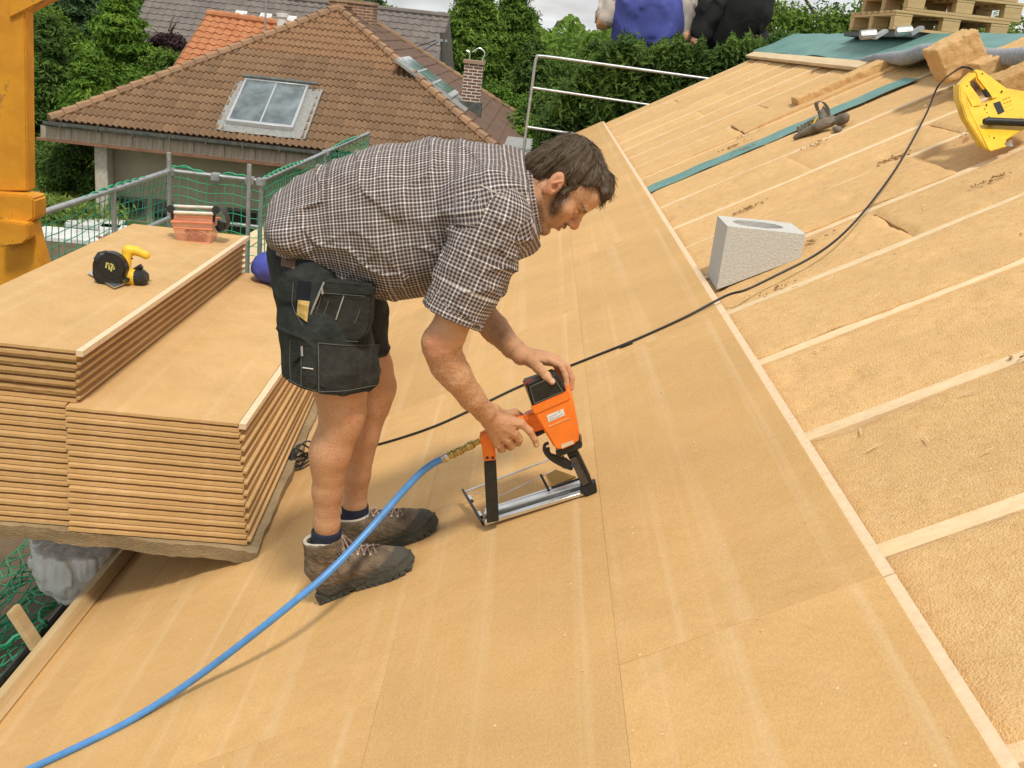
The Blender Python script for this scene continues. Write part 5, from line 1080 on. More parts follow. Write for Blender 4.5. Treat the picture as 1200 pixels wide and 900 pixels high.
# ---- legs
lg = SDF(np.minimum(P(330, 420, 2.4), P(330, 690, 2.7))-[.02, .2, .02], P(480, 400, 2.85)+[.1, .1, .1], .0035)
seg(lg, [P(376, 360, 2.58), P(399, 455, 2.55), P(401, 480, 2.545), P(399, 497, 2.545), P(388, 530, 2.543), P(384, 575, 2.555), P(383, 612, 2.566), P(384, 636, 2.568)], [.085, .069, .060, .054, .0525, .041, .0350, .029], .016)
lg.ell(P(411, 487, 2.54), (.032, .040, .046), k=.02).ell(P(382, 533, 2.54), (.041, .045, .085), k=.02)
seg(lg, [P(398, 345, 2.75), P(434, 432, 2.745), P(441, 452, 2.742), P(437, 474, 2.74), P(424, 510, 2.738), P(418, 555, 2.748), P(416, 590, 2.762), P(417, 610, 2.764)], [.10, .062, .053, .047, .0480, .039, .0330, .027], .016)
lg.ell(P(447, 459, 2.742), (.032, .042, .044), k=.02).ell(P(416, 512, 2.738), (.042, .046, .08), k=.02)
lg.disp(lambda x, y, z: +.0007*vnoise(x*40, y*40, z*18)+.0008*vnoise(x*14, y*14, z*8))
BP.add(*lg.surf())
# ---- torso under the clothes, one coarse piece that joins neck, arms and legs
to = SDF(P(300, 400, 2.3)-[.1, .05, .1], P(660, 130, 3.0)+[.1, .1, .15], .012)
seg(to, [P(372, 320, YM), P(410, 262, YM), P(470, 258, YM), P(530, 250, YM), P(585, 245, YM), neck, H(-.03, -.02)], [.085, .105, .130, .135, .105, .07, .055], .04)
seg(to, [P(575, 250, YM), P(574, 262, 2.47), P(556, 315, 2.43)], [.09, .065, .054], .04); seg(to, [P(590, 250, YM), P(588, 258, 2.85), P(572, 300, 2.88)], [.09, .06, .05], .04)
seg(to, [P(376, 328, YM), P(378, 360, 2.58)], [.085, .085], .03); seg(to, [P(376, 328, YM), P(398, 345, 2.75)], [.085, .08], .03)
BP.add(*to.surf())
v, q = BP.get(); me = npmesh('body', v-org_of(man), q); me.materials.append(SK)
L_ = hl(v); near = np.linalg.norm(v-H0, axis=1) < .16; f_, u_, s_ = L_.T
def bump_(x, c, w): return np.clip(1-np.abs(x-c)/w, 0, 1)
jaw = np.clip((f_+.005)/.02, 0, 1)*np.clip((.095-f_)/.03, 0, 1)
beard = np.zeros(len(v))
sb_ = bump_(f_, .032+.5*np.clip(-u_, 0, .1), .030)*np.clip((.026-u_)/.02, 0, 1)*np.clip((u_+.066)/.03, 0, 1)*1.7
jl = np.clip(1-np.abs(u_+.050+.38*f_)/.026, 0, 1)*jaw*.75
mo = bump_(f_, .107, .02)*bump_(u_, -.029, .0095)*np.clip(1-np.abs(s_)/.036, 0, 1)*3.6
ch = np.clip((f_-.06)/.02, 0, 1)*np.clip((-.058-u_)/.012, 0, 1)*.62
st = np.clip((-.018-u_)/.02, 0, 1)*np.clip((f_-.01)/.03, 0, 1)*.22
eb = bump_(u_, .034+.10*(np.abs(s_)-.03), .0075)*np.clip((f_-.06)/.02, 0, 1)*np.clip(1-np.abs(np.abs(s_)-.032)/.026, 0, 1)*2.6
ls = bump_(u_, .0045, .0028)*np.clip((f_-.065)/.01, 0, 1)*np.clip(1-np.abs(np.abs(s_)-.031)/.016, 0, 1)*2.2
beard = np.clip(np.maximum.reduce([sb_, jl, mo, ch, st, eb, ls]), 0, 1)*near
attr(me, 'beard', beard)
lip = np.clip(1-np.abs(u_+.0445)/.0125, 0, 1)*(f_ > .095)*(np.abs(s_) < .024)*near; attr(me, 'lip', np.clip(lip*1.3, 0, 1))
fl_ = np.clip(1-np.linalg.norm(L_-[.115, -.008, 0], axis=1)/.03, 0, 1)*near+near*(np.abs(s_) > .078)*.4
for c, r_ in [(MC[k], .016) for k in MC]+[(ML[k], .014) for k in ML]+[(P(660, 433, 2.63), .02), (P(621, 506, 2.56), .014), (P(509, 402, 2.38), .05), (P(411, 487, 2.50), .03)]: fl_ = fl_+np.clip(1-np.linalg.norm(v-c, axis=1)/r_, 0, 1)*.55
attr(me, 'flush', np.clip(fl_, 0, 1))
nl_ = np.zeros(len(v))
for c, r_ in ((P(647.5, 447.5, 2.547), .0085), (P(628.8, 521.5, 2.563), .006)): nl_ = nl_+np.clip(3-3*np.linalg.norm(v-c, axis=1)/r_, 0, 1)
attr(me, 'nail', np.clip(nl_, 0, 1)); body = link('body', me, None, man)
g_ = np.random.default_rng(5); vn = np.zeros(len(v)*3, np.float32); me.vertices.foreach_get('normal', vn); vn = vn.reshape(-1, 3)
limb = np.where(((v[:, 2] < P(400, 455, 2.6)[2]) & (v[:, 0] < .0) & (v[:, 2] > P(385, 630, 2.5)[2])) & (np.abs(v[:, 0]-P(410, 540, 2.6)[0]) < .3) | ((np.linalg.norm(v-P(540, 447, 2.45), axis=1) < .13) | (np.linalg.norm(v-P(590, 395, 2.75), axis=1) < .10)))[0]
vi = g_.choice(limb, 8000); tv = []; tq = []
for p, n_ in zip(v[vi], vn[vi]):
    d = np.array([.15, 0, -1.])+g_.normal(size=3)*.35; d = nrm(d-n_*(d@n_)+n_*.25); s_d = nrm(np.cross(d, n_))*.00017; b0 = len(tv); l = g_.uniform(.004, .011); tv += [p-s_d, p+s_d, p+d*l]; tq.append((b0, b0+1, b0+2))
tag(link('body_hair', npmesh('body_hair', np.array(tv)-org_of(man), np.array(tq), False), mat('limb_hair', (.10, .055, .03), .6, bump=0), body), kind='stuff')
# ---- hair
ha = SDF(H0-.2, H0+.2, .0021)
ha.ell(H(-.010, .060, 0), (.096, .079, .077), HB, .01).ell(H(.048, .082, 0), (.051, .042, .060), HB, .02).ell(H(-.052, .0, 0), (.054, .066, .068), HB, .02)
ha.cut(H(.039, .070), nrm(fw*.80-uw*.60), .010)
for k in range(9):
    s__ = -.050+.0125*k; ha.cone(H(.052, .122, s__*.8), H(.080, .108, s__*.95), .013, .011, .014).cone(H(.080, .108, s__*.95), H(.098-.0018*abs(k-4), .084+.005*math.sin(k*2.3), s__), .011, .005, .008)
ha2 = SDF(H0-.2, H0+.2, .0021)
for s__ in (-1, 1): ha2.cone(H(.022, .040, .064*s__), H(.024, .008, .068*s__), .012, .006, .006)
ha2.ell(H(-.052, -.020, 0), (.050, .062, .062), HB, .01)
ha2.cut(H(-.06, -.062), -uw, .006)
ha.F = _smin(ha.F, ha2.F, .012)
for s__ in (-1, 1): ha.ell(H(-.004, -.004, .094*s__), (.022, .034, .026), HB, .004, True)
FD = lambda x, y, z: ((x-H0[0])*fw[0]+(y-H0[1])*fw[1]+(z-H0[2])*fw[2], (x-H0[0])*uw[0]+(y-H0[1])*uw[1]+(z-H0[2])*uw[2], (x-H0[0])*sw[0]+(y-H0[1])*sw[1]+(z-H0[2])*sw[2])
def hairdisp(x, y, z):
    f, u, s = FD(x, y, z); f2 = f+.045; ang = np.arctan2(s, f2+.25*u); rad = np.sqrt(s*s+f2*f2+.02*0)+.5*(.14-u)
    return .0042*vnoise(ang*11+rad*14, rad*30, u*9)+.0024*vnoise(ang*34+rad*20, rad*60, 3.)+.0028*vnoise(x*42, y*42, z*42)
ha.disp(hairdisp)
v, q = ha.surf(); me = npmesh('hair', v-org_of(man), q); f, u, s = FD(*v.T); f2 = f+.045; ang = np.arctan2(s, f2+.25*u); rad = np.sqrt(s*s+f2*f2)+.5*(.14-u)
attr(me, 'strand', np.stack([ang*2.2+rad*2, rad*1.2, u*0], 1), 'FLOAT_VECTOR')
hm = mat('brown_hair', (.095, .062, .035), .5, spec=.35, bump=0); nt, N, L, b = nodes(hm)
at = N('ShaderNodeAttribute'); at.attribute_name = 'strand'; mp = N('ShaderNodeMapping'); mp.inputs[3].default_value = (30, 5, 1); no = N('ShaderNodeTexNoise'); no.inputs['Scale'].default_value = 2.2; no.inputs['Detail'].default_value = 5
L(at.outputs['Vector'], mp.inputs[0]); L(mp.outputs[0], no.inputs[0]); mr = N('ShaderNodeMapRange'); mr.inputs[1].default_value = .3; mr.inputs[2].default_value = .7; L(no.outputs[0], mr.inputs[0])
mx = nt.nodes[hm['mix']]; mx.inputs['A'].default_value = (.026, .017, .010, 1); mx.inputs['B'].default_value = (.135, .088, .048, 1); L(mr.outputs[0], mx.inputs['Factor'])
bp_ = N('ShaderNodeBump'); bp_.inputs['Strength'].default_value = .7; bp_.inputs['Distance'].default_value = .003; L(no.outputs[0], bp_.inputs['Height']); L(bp_.outputs[0], b.inputs['Normal'])
hair = link('hair', me, hm, man)
g_ = np.random.default_rng(21); vi = g_.integers(0, len(v), 2600); hv = v[vi]; hn = np.array([me.vertices[int(i)].normal[:] for i in vi]); W0 = H(-.050, .135, .01); tv = []; tq = []
for p, n_ in zip(hv, hn):
    d = p-W0; d = d+fw*.02; d = d-n_*(d@n_)
    if np.linalg.norm(d) < .004: continue
    d = nrm(d); s_d = nrm(np.cross(d, n_)); l = g_.uniform(.012, .026); w = g_.uniform(.0006, .0011); c_ = g_.normal()*.22; b0 = len(tv)
    for t in (0, .5, 1): c = p+d*l*t+s_d*l*c_*t*t+n_*(.0008+.0022*t*g_.random()-.0004); tv += [c-s_d*w*(1-.8*t), c+s_d*w*(1-.8*t)+n_*.0004]
    tq += [(b0, b0+1, b0+3, b0+2), (b0+2, b0+3, b0+5, b0+4)]
me2 = npmesh('hair_strands', np.array(tv)-org_of(man), np.array(tq)); at2 = np.repeat(g_.random((len(tv)//6, 1))*3, 6, 0); attr(me2, 'strand', np.concatenate([at2, at2, at2*0], 1), 'FLOAT_VECTOR'); tag(link('strands', me2, hm, hair), kind='stuff')
# ---- plaid cloth
def plaid_mat():
    m = mat('checked_cotton', (.5, .45, .4), .85, bump=0, spec=.2); nt, N, L, b = nodes(m)
    at = N('ShaderNodeAttribute'); at.attribute_name = 'cloth'; sp = N('ShaderNodeSeparateXYZ'); L(at.outputs['Vector'], sp.inputs[0])
    def math_(op, a, c=None, d=None):
        n = N('ShaderNodeMath'); n.operation = op
        for i, x in enumerate((a, c, d)):
            if x is None: continue
            if isinstance(x, (int, float)): n.inputs[i].default_value = x
            else: L(x, n.inputs[i])
        return n.outputs[0]
    def pale(o, per, w):   # soft-edged pale thread lines, every third one broader
        f = math_('FRACT', math_('MULTIPLY', o, 1/per)); d = math_('ABSOLUTE', math_('SUBTRACT', f, .5)); a = math_('SMOOTH_MIN', 1., math_('MAXIMUM', math_('MULTIPLY_ADD', d, -9., 9*w+.5), 0.), .1)
        f3 = math_('FRACT', math_('MULTIPLY', o, 1/(per*4))); d3 = math_('ABSOLUTE', math_('SUBTRACT', f3, .625)); k = math_('LESS_THAN', d3, .125)
        return math_('MULTIPLY', a, math_('MULTIPLY_ADD', k, .35, .65))
    pu = pale(sp.outputs[0], .0094, .19); pv = pale(sp.outputs[1], .0094, .19)
    a1 = math_('MULTIPLY', math_('ADD', pu, pv), .5)
    cr = N('ShaderNodeValToRGB'); e = cr.color_ramp.elements; e[0].position = 0; e[0].color = (.052, .042, .043, 1); e[1].position = 1; e[1].color = (.78, .74, .68, 1); x = cr.color_ramp.elements.new(.45); x.color = (.315, .265, .25, 1)
    L(a1, cr.inputs[0]); no = N('ShaderNodeTexNoise'); no.inputs['Scale'].default_value = 9; tc = N('ShaderNodeTexCoord'); L(tc.outputs['Object'], no.inputs[0])
    hs = N('ShaderNodeHueSaturation'); mr = N('ShaderNodeMapRange'); mr.inputs[3].default_value = .9; mr.inputs[4].default_value = 1.1; L(no.outputs[0], mr.inputs[0]); L(mr.outputs[0], hs.inputs['Value']); L(cr.outputs[0], hs.inputs['Color']); L(hs.outputs[0], b.inputs['Base Color'])
    n2 = N('ShaderNodeTexNoise'); n2.inputs['Scale'].default_value = 34; n2.inputs['Detail'].default_value = 5; L(tc.outputs['Object'], n2.inputs[0]); bp = N('ShaderNodeBump'); bp.inputs['Strength'].default_value = .35; bp.inputs['Distance'].default_value = .006; L(n2.outputs[0], bp.inputs['Height']); L(bp.outputs[0], b.inputs['Normal'])
    return m
PL = plaid_mat()
def cloth_coords(v, axis_pts, R_, up=(0, 0, 1), off=(0, 0)):
    """arc length along a poly-line axis and girth around it"""
    A_ = np.array(axis_pts); best = np.full(len(v), 1e9); T_ = np.zeros(len(v)); G_ = np.zeros(len(v)); acc = 0
    for i in range(len(A_)-1):
        a, b = A_[i], A_[i+1]; d = b-a; l = np.linalg.norm(d); d = d/l; r = v-a; t = r@d; lo = 0 if i else -9; hi = l if i < len(A_)-2 else 9; tc = np.clip(t, lo, hi); c = r-tc[:, None]*d
        e1 = nrm(np.array(up)-d*(np.array(up)@d)); e2 = np.cross(d, e1); dist = np.linalg.norm(c, axis=1); m = dist < best
        ang = np.arctan2(c@e2, c@e1); T_[m] = acc+tc[m]; G_[m] = ang[m]*R_; best[m] = dist[m]; acc += l
    return np.stack([T_+off[0], G_+off[1], np.zeros(len(v))], 1)
sh = SDF(P(300, 400, 2.3)-[.06, .06, .02], P(650, 140, 3.02)+[.06, .08, .1], .0045)
spine = [P(330, 268, YM), P(400, 260, YM), P(460, 256, YM), P(520, 250, YM), P(575, 243, YM), P(615, 234, YM)]
seg(sh, [P(338, 262, YM), P(372, 260, YM), P(405, 259, YM), P(458, 258, YM), P(515, 250, YM), P(570, 240, YM), P(604, 236, YM)], [.075, .122, .146, .184, .181, .147, .098], .04)
sh.ell(P(354, 268, YM), (.072, .185, .066), k=.05)
seg(sh, [P(575, 245, YM), P(572, 252, 2.50), P(574, 264, 2.455)], [.13, .10, .084], .05); seg(sh, [P(585, 240, YM), P(588, 246, 2.83), P(590, 254, 2.87)], [.12, .10, .082], .05)
sh.ell(P(470, 285, YM), (.20, .185, .125), k=.06)
sh.cone(P(596, 234, YM), P(618, 231, YM), .104, .088, .03)
sh.cut(P(623, 234, YM), nrm(P(680, 226, YM)-P(620, 234, YM)))
sh.cut(P(314, 262, YM), nrm(P(300, 262, YM)-P(330, 266, YM)), .01)
sh.cut(P(332, 300, YM), nrm(P(322, 312, YM)-P(342, 288, YM)), .004)
def folds(x, y, z):
    # drape: folds running from the armpit to the belly and round the waist
    d = .008*vnoise(x*7+z*5, y*4, z*17+x*6)+.0035*vnoise(x*15-z*9, y*7, z*13)+.0014*vnoise(x*42, y*30, z*42)
    w = x*1.0+z*.9; d += .0045*np.sin(w*38+3*vnoise(x*5, y*5, z*5))*np.clip(.6-np.abs(vnoise(x*3, y*3, z*3+5)), 0, .6)
    r = np.abs(vnoise(x*9+z*7, y*5, z*10-x*4)); r2 = np.abs(vnoise(x*6-z*10, y*6, z*8+x*9+4)); return d-.0075*np.clip(.16-r, 0, .16)/.16-.004*np.clip(.12-r2, 0, .12)/.12
sh.disp(folds)
v, q = sh.surf(); me = npmesh('shirt', v-org_of(man), q); attr(me, 'cloth', cloth_coords(v, spine, .20), 'FLOAT_VECTOR'); shirt = link('shirt', me, PL, man)
for (pts, rs, cutp, nm) in (([P(578, 258, 2.462), P(562, 300, 2.440), P(546, 336, 2.425), P(534, 362, 2.418), P(524, 384, 2.41)], [.092, .086, .079, .074, .072], P(531, 368.5, 2.415), 'sleeve'), ([P(588, 256, 2.865), P(574, 300, 2.88), P(560, 345, 2.865)], [.082, .074, .068], P(563, 336, 2.868), 'sleeve')):
    s2_ = SDF(np.min(pts, 0)-.13, np.max(pts, 0)+.13, .004); seg(s2_, pts, rs, .02)
    dd = nrm(pts[-1]-pts[-3]); 
    s2_.cone(cutp-dd*.045, cutp-dd*.012, rs[-1]+.004, rs[-1]+.007, .006)
    s2_.cut(cutp, dd, .004); s2_.disp(lambda x, y, z: .0055*vnoise(x*13, y*11, z*26)+.003*vnoise(x*34, y*30, z*50)-.006*np.clip(.14-np.abs(vnoise(x*12+z*8, y*9, z*16)), 0, .14)/.14)
    v, q = s2_.surf(); me = npmesh(nm, v-org_of(man), q); attr(me, 'cloth', cloth_coords(v, pts, .078, up=(0, -1, 0), off=(0, .003)), 'FLOAT_VECTOR'); link(nm, me, PL, shirt)
    # turned-up cuff
    cu = SDF(cutp-.14, cutp+.14, .0035); cu.cone(cutp-dd*.060, cutp+dd*.004, rs[-1]+.005, rs[-1]+.009, 0); cu.cone(cutp-dd*.1, cutp+dd*.06, rs[-1]-.008, rs[-1]-.006, .0, sub=True); cu.cut(cutp+dd*.006, dd, .006); cu.cut(cutp-dd*.040, -dd, .006)
    cu.disp(lambda x, y, z: .004*vnoise(x*22, y*22, z*30)+.0015*vnoise(x*60, y*60, z*60)); v, q = cu.surf(); me = npmesh('cuff', v-org_of(man), q); attr(me, 'cloth', cloth_coords(v, [p for p in pts], .078, up=(0, -1, 0), off=(.006, .0)), 'FLOAT_VECTOR'); link('cuff', me, PL, shirt)
# collar: stand-up band with a turned-down leaf
ca = nrm(P(660, 226, YM)-P(610, 234, YM)); cc = P(621, 234, YM); ce = nrm(np.array([0, 0, 1.])-ca*ca[2]); cf = np.cross(ca, ce)
co = SDF(cc-.17, cc+.17, .0032); co.cone(cc-ca*.028, cc+ca*.020, .101, .090, 0).cone(cc-ca*.05, cc+ca*.05, .090, .080, 0, sub=True)
co.cut(cc+ca*.019, ca, .003); co.cut(cc-ca*.022, -ca, .003)
tip = cc-ce*.098-cf*0; co.cone(P(622, 262, 2.60), P(627, 283, 2.61), .010, .005, .008, flat=ca, fs=1.0)
co.disp(lambda x, y, z: .002*vnoise(x*30, y*30, z*30)); v, q = co.surf(); me = npmesh('collar', v-org_of(man), q); attr(me, 'cloth', cloth_coords(v, [cc-ca*.1, cc+ca*.1], .095), 'FLOAT_VECTOR'); link('collar', me, PL, shirt)
SB = BVHTree.FromPolygons([tuple(x) for x in (np.array([w.co[:] for w in shirt.data.vertices])+org_of(man))], [tuple(p.vertices) for p in shirt.data.polygons])
def cast(bvh, px, py, off=.001):
    d = nrm(ray(px, py)); h = bvh.ray_cast(Vector((0, 0, 0)), Vector(d.tolist()))
    return None if h[0] is None else np.array(h[0])-d*off
def stitch(bvh, pix, r, m, name, par, off=.0012, n=6, sides=5):
    pts = [cast(bvh, *p, off) for p in spline([np.array([a, b]) for a, b in pix], n)]; pts = [p for p in pts if p is not None]
    if len(pts) > 1: g = MB(); g.tube(pts, r, sides); return g.build(name, m, par, smooth=True)
seam = mat('shirt_seam', (.20, .16, .15), .9)
stitch(SB, [(536, 158), (534, 200), (533, 262)], .0016, seam, 'yoke_seam', shirt); stitch(SB, [(563, 217), (585, 228), (597, 234)], .0024, mat('pale_seam', (.55, .48, .42), .9), 'shoulder_seam', shirt)
stitch(SB, [(533, 262), (560, 266), (583, 272), (604, 262)], .0016, seam, 'armhole_seam', shirt)
# ---- shorts
DN = mat('dark_work_denim', (.036, .040, .036), .85, scale=26, bump=.5, bscale=90, col2=(.017, .020, .019), spec=.25)
thread = mat('pale_thread', (.13, .13, .11), .8)
PS = Parts()
pe = SDF(P(300, 480, 2.4)-[.1, .1, .05], P(480, 260, 2.9)+[.1, .15, .1], .004)
seg(pe, [P(360, 298, YM), P(374, 330, YM)], [.105, .115], .03); pe.ell(P(370, 322, YM), (.104, .180, .105), k=.03)
pn = SDF(pe.lo, pe.lo+pe.h*(pe.n-1), .004); seg(pn, [P(368, 340, 2.585), P(380, 385, 2.56), P(388, 430, 2.55), P(391, 480, 2.545)], [.100, .112, .122, .127], .03)
pn.cut(P(390, 458, 2.45), nrm(P(386, 500, 2.545)-P(390, 458, 2.545)))
pf = SDF(pe.lo, pe.lo+pe.h*(pe.n-1), .004); seg(pf, [P(384, 330, 2.74), P(404, 370, 2.745), P(419, 440, 2.745)], [.118, .112, .103], .03)
pf.cut(P(445, 412.5, 2.745), nrm(P(424, 460, 2.745)-P(420, 412, 2.745)))
n_ = tuple(np.minimum(np.minimum(pe.F.shape, pn.F.shape), pf.F.shape)); cr3 = tuple(slice(0, k) for k in n_); pe.n = np.array(n_); pe.ax = [pe.ax[i][:n_[i]] for i in range(3)]
pe.F = _smin(_smin(pe.F[cr3], pn.F[cr3], .02), pf.F[cr3], .02)
pe.disp(lambda x, y, z: .004*vnoise(x*14, y*10, z*9)+.0022*vnoise(x*34, y*28, z*26)-.0045*np.clip(.12-np.abs(vnoise(x*9, y*7, z*12+3)), 0, .12)/.12)
v, q = pe.surf(); me = npmesh('shorts', v-org_of(man), q); shorts = link('shorts', me, DN, man)
PB = BVHTree.FromPolygons([tuple(x) for x in v], [tuple(int(i) for i in p) for p in q])
def zz(a, b): return (310+a/4.735, 280+b/4.735)
def patch(bvh, pix, m, name, par, off=.004, th=.003, nu=6, nv=6):
    """four-cornered flap laid on the surface hit by the corner rays, with thickness"""
    a, b, c, d = [np.array(p) for p in pix]; mb = MB(); vs = []; vb = []
    for j in range(nv+1):
        for i in range(nu+1):
            u_, w_ = i/nu, j/nv; p = (a*(1-u_)+b*u_)*(1-w_)+(d*(1-u_)+c*u_)*w_; e = min(u_, 1-u_, w_, 1-w_)
            h = cast(bvh, p[0], p[1], off*(1 if e > .01 else .6)); r0 = nrm(ray(*p))
            if h is None: h = cast(bvh, *(p*.8+.2*(a+b+c+d)/4), off)
            if h is None: h = P(p[0], p[1], 2.43)
            vs.append(h); vb.append(h+r0*(off+th))
    k = nu+1; n0 = len(vs); fs = [(j*k+i, j*k+i+1, (j+1)*k+i+1, (j+1)*k+i) for j in range(nv) for i in range(nu)]
    fs = [f[::-1] for f in fs]; bd = [i for i in range(k)]+[j*k+nu for j in range(1, nv+1)]+[nv*k+i for i in range(nu-1, -1, -1)]+[j*k for j in range(nv-1, 0, -1)]
    for i in range(len(bd)): x, y = bd[i], bd[(i+1) % len(bd)]; fs.append((x, y, n0+y, n0+x))
    mb.add(vs+vb, fs); return mb.build(name, m, par, smooth=False)
DN2 = mat('dark_work_denim_worn', (.042, .042, .036), .85, scale=22, bump=.5, bscale=70, col2=(.020, .020, .017), spec=.25)
patch(PB, [zz(300, 575), zz(640, 585), zz(622, 822), zz(302, 858)], DN2, 'thigh_pocket', shorts, .004, .003, 8, 6)
patch(PB, [zz(205, 600), zz(290, 602), zz(288, 850), zz(205, 826)], DN2, 'pencil_pocket', shorts, .004, .003, 3, 6)
patch(PB, [zz(95, 88), zz(175, 108), zz(166, 168), zz(90, 148)], mat('brown_leather', (.16, .085, .045), .7, scale=30, bump=.3, col2=(.13, .07, .045)), 'leather_patch', shorts, .004, .003, 3, 3)
patch(PB, [zz(185, 230), zz(262, 240), zz(235, 480), zz(168, 400)], mat('pocket_inner_shade', (.008, .010, .016), .95), 'pocket_opening', shorts, .0025, .002, 4, 6)  # near-black flap: shade inside the open pocket, painted onto the shorts
patch(PB, [zz(186, 338), zz(250, 346), zz(236, 462), zz(178, 420)], M['yellow'] if 0 else mat('wooden_rule', (.55, .38, .12), .6, scale=30, col2=(.38, .24, .06), stretch=(8, 8, .5)), 'folding_rule', shorts, .010, .008, 3, 4)
# hanging tool pouch, its top corner standing off the thigh
yP = cast(PB, 395, 350)[1]-.034
g = MB(); pix = [zz(318, 238), zz(605, 262), zz(592, 470), zz(566, 540), zz(520, 574), zz(392, 560), zz(240, 530)]
g.prism([P(a, b, yP+.0) for a, b in pix], (0, .046, 0)); pouch = g.build('holster_pocket', DN2, shorts, bevel=.006, seg=2)
g = MB(); g.prism([P(*zz(322, 262), yP-.004), P(*zz(600, 276), yP-.004), P(*zz(598, 312), yP-.004), P(*zz(318, 306), yP-.004)], (0, .006, 0)); g.build('pocket_flap', DN, shorts, bevel=.002)
def pst(a, b, c, d, r=.0013, m=thread, yo=-.0015, nm='pocket_stitch'): g = MB(); g.tube([P(*zz(a, b), yP+yo), P(*zz(c, d), yP+yo)], r, 5); g.build(nm, m, shorts)
pst(440, 315, 396, 448, .0017, mat('white_stitch', (.45, .44, .38), .7)); pst(355, 345, 331, 418); pst(531, 395, 499, 470); pst(392, 455, 360, 545, .0007); pst(250, 525, 330, 270, .0009); pst(328, 300, 560, 318, .0008, yo=-.0055); pst(400, 562, 520, 570, .0009)
g = MB(); g.tube([P(*zz(318, 280), yP-.008), P(*zz(322, 305), yP-.008)], .0035, 6); g.tube([P(*zz(214, 515), yP-.001), P(*zz(330, 240), yP-.004)], .0028, 6); g.build('zip_pull', M['steel'], shorts, smooth=True)
stitch(PB, [zz(132, 780), zz(200, 815), zz(290, 845)], .0010, thread, 'hem_stitch', shorts); stitch(PB, [zz(300, 848), zz(450, 842), zz(615, 812)], .0010, thread, 'hem_stitch', shorts, off=.006)
stitch(PB, [zz(298, 575), zz(300, 700), zz(301, 850)], .0012, thread, 'side_stitch', shorts, off=.006); stitch(PB, [zz(300, 577), zz(450, 590), zz(638, 588)], .0008, thread, 'pocket_stitch', shorts, off=.0058)
stitch(PB, [zz(142, 560), zz(140, 700), zz(146, 786)], .0008, thread, 'side_stitch', shorts); stitch(PB, [zz(203, 640), zz(203, 820)], .0009, thread, 'side_stitch', shorts, off=.006); stitch(PB, [zz(160, 240), zz(156, 370), zz(210, 480)], .0009, thread, 'pocket_stitch', shorts, off=.003)
stitch(PB, [zz(212, 714), zz(270, 722)], .0019, mat('white_tack', (.6, .6, .55), .8), 'bar_tack', shorts, off=.0062)
stitch(PB, [zz(206, 595), zz(208, 650)], .0030, M['steel'], 'zip_pull', shorts, off=.008); stitch(PB, [zz(196, 650), zz(160, 682)], .0045, M['blackplastic'], 'cord_end', shorts, off=.008)
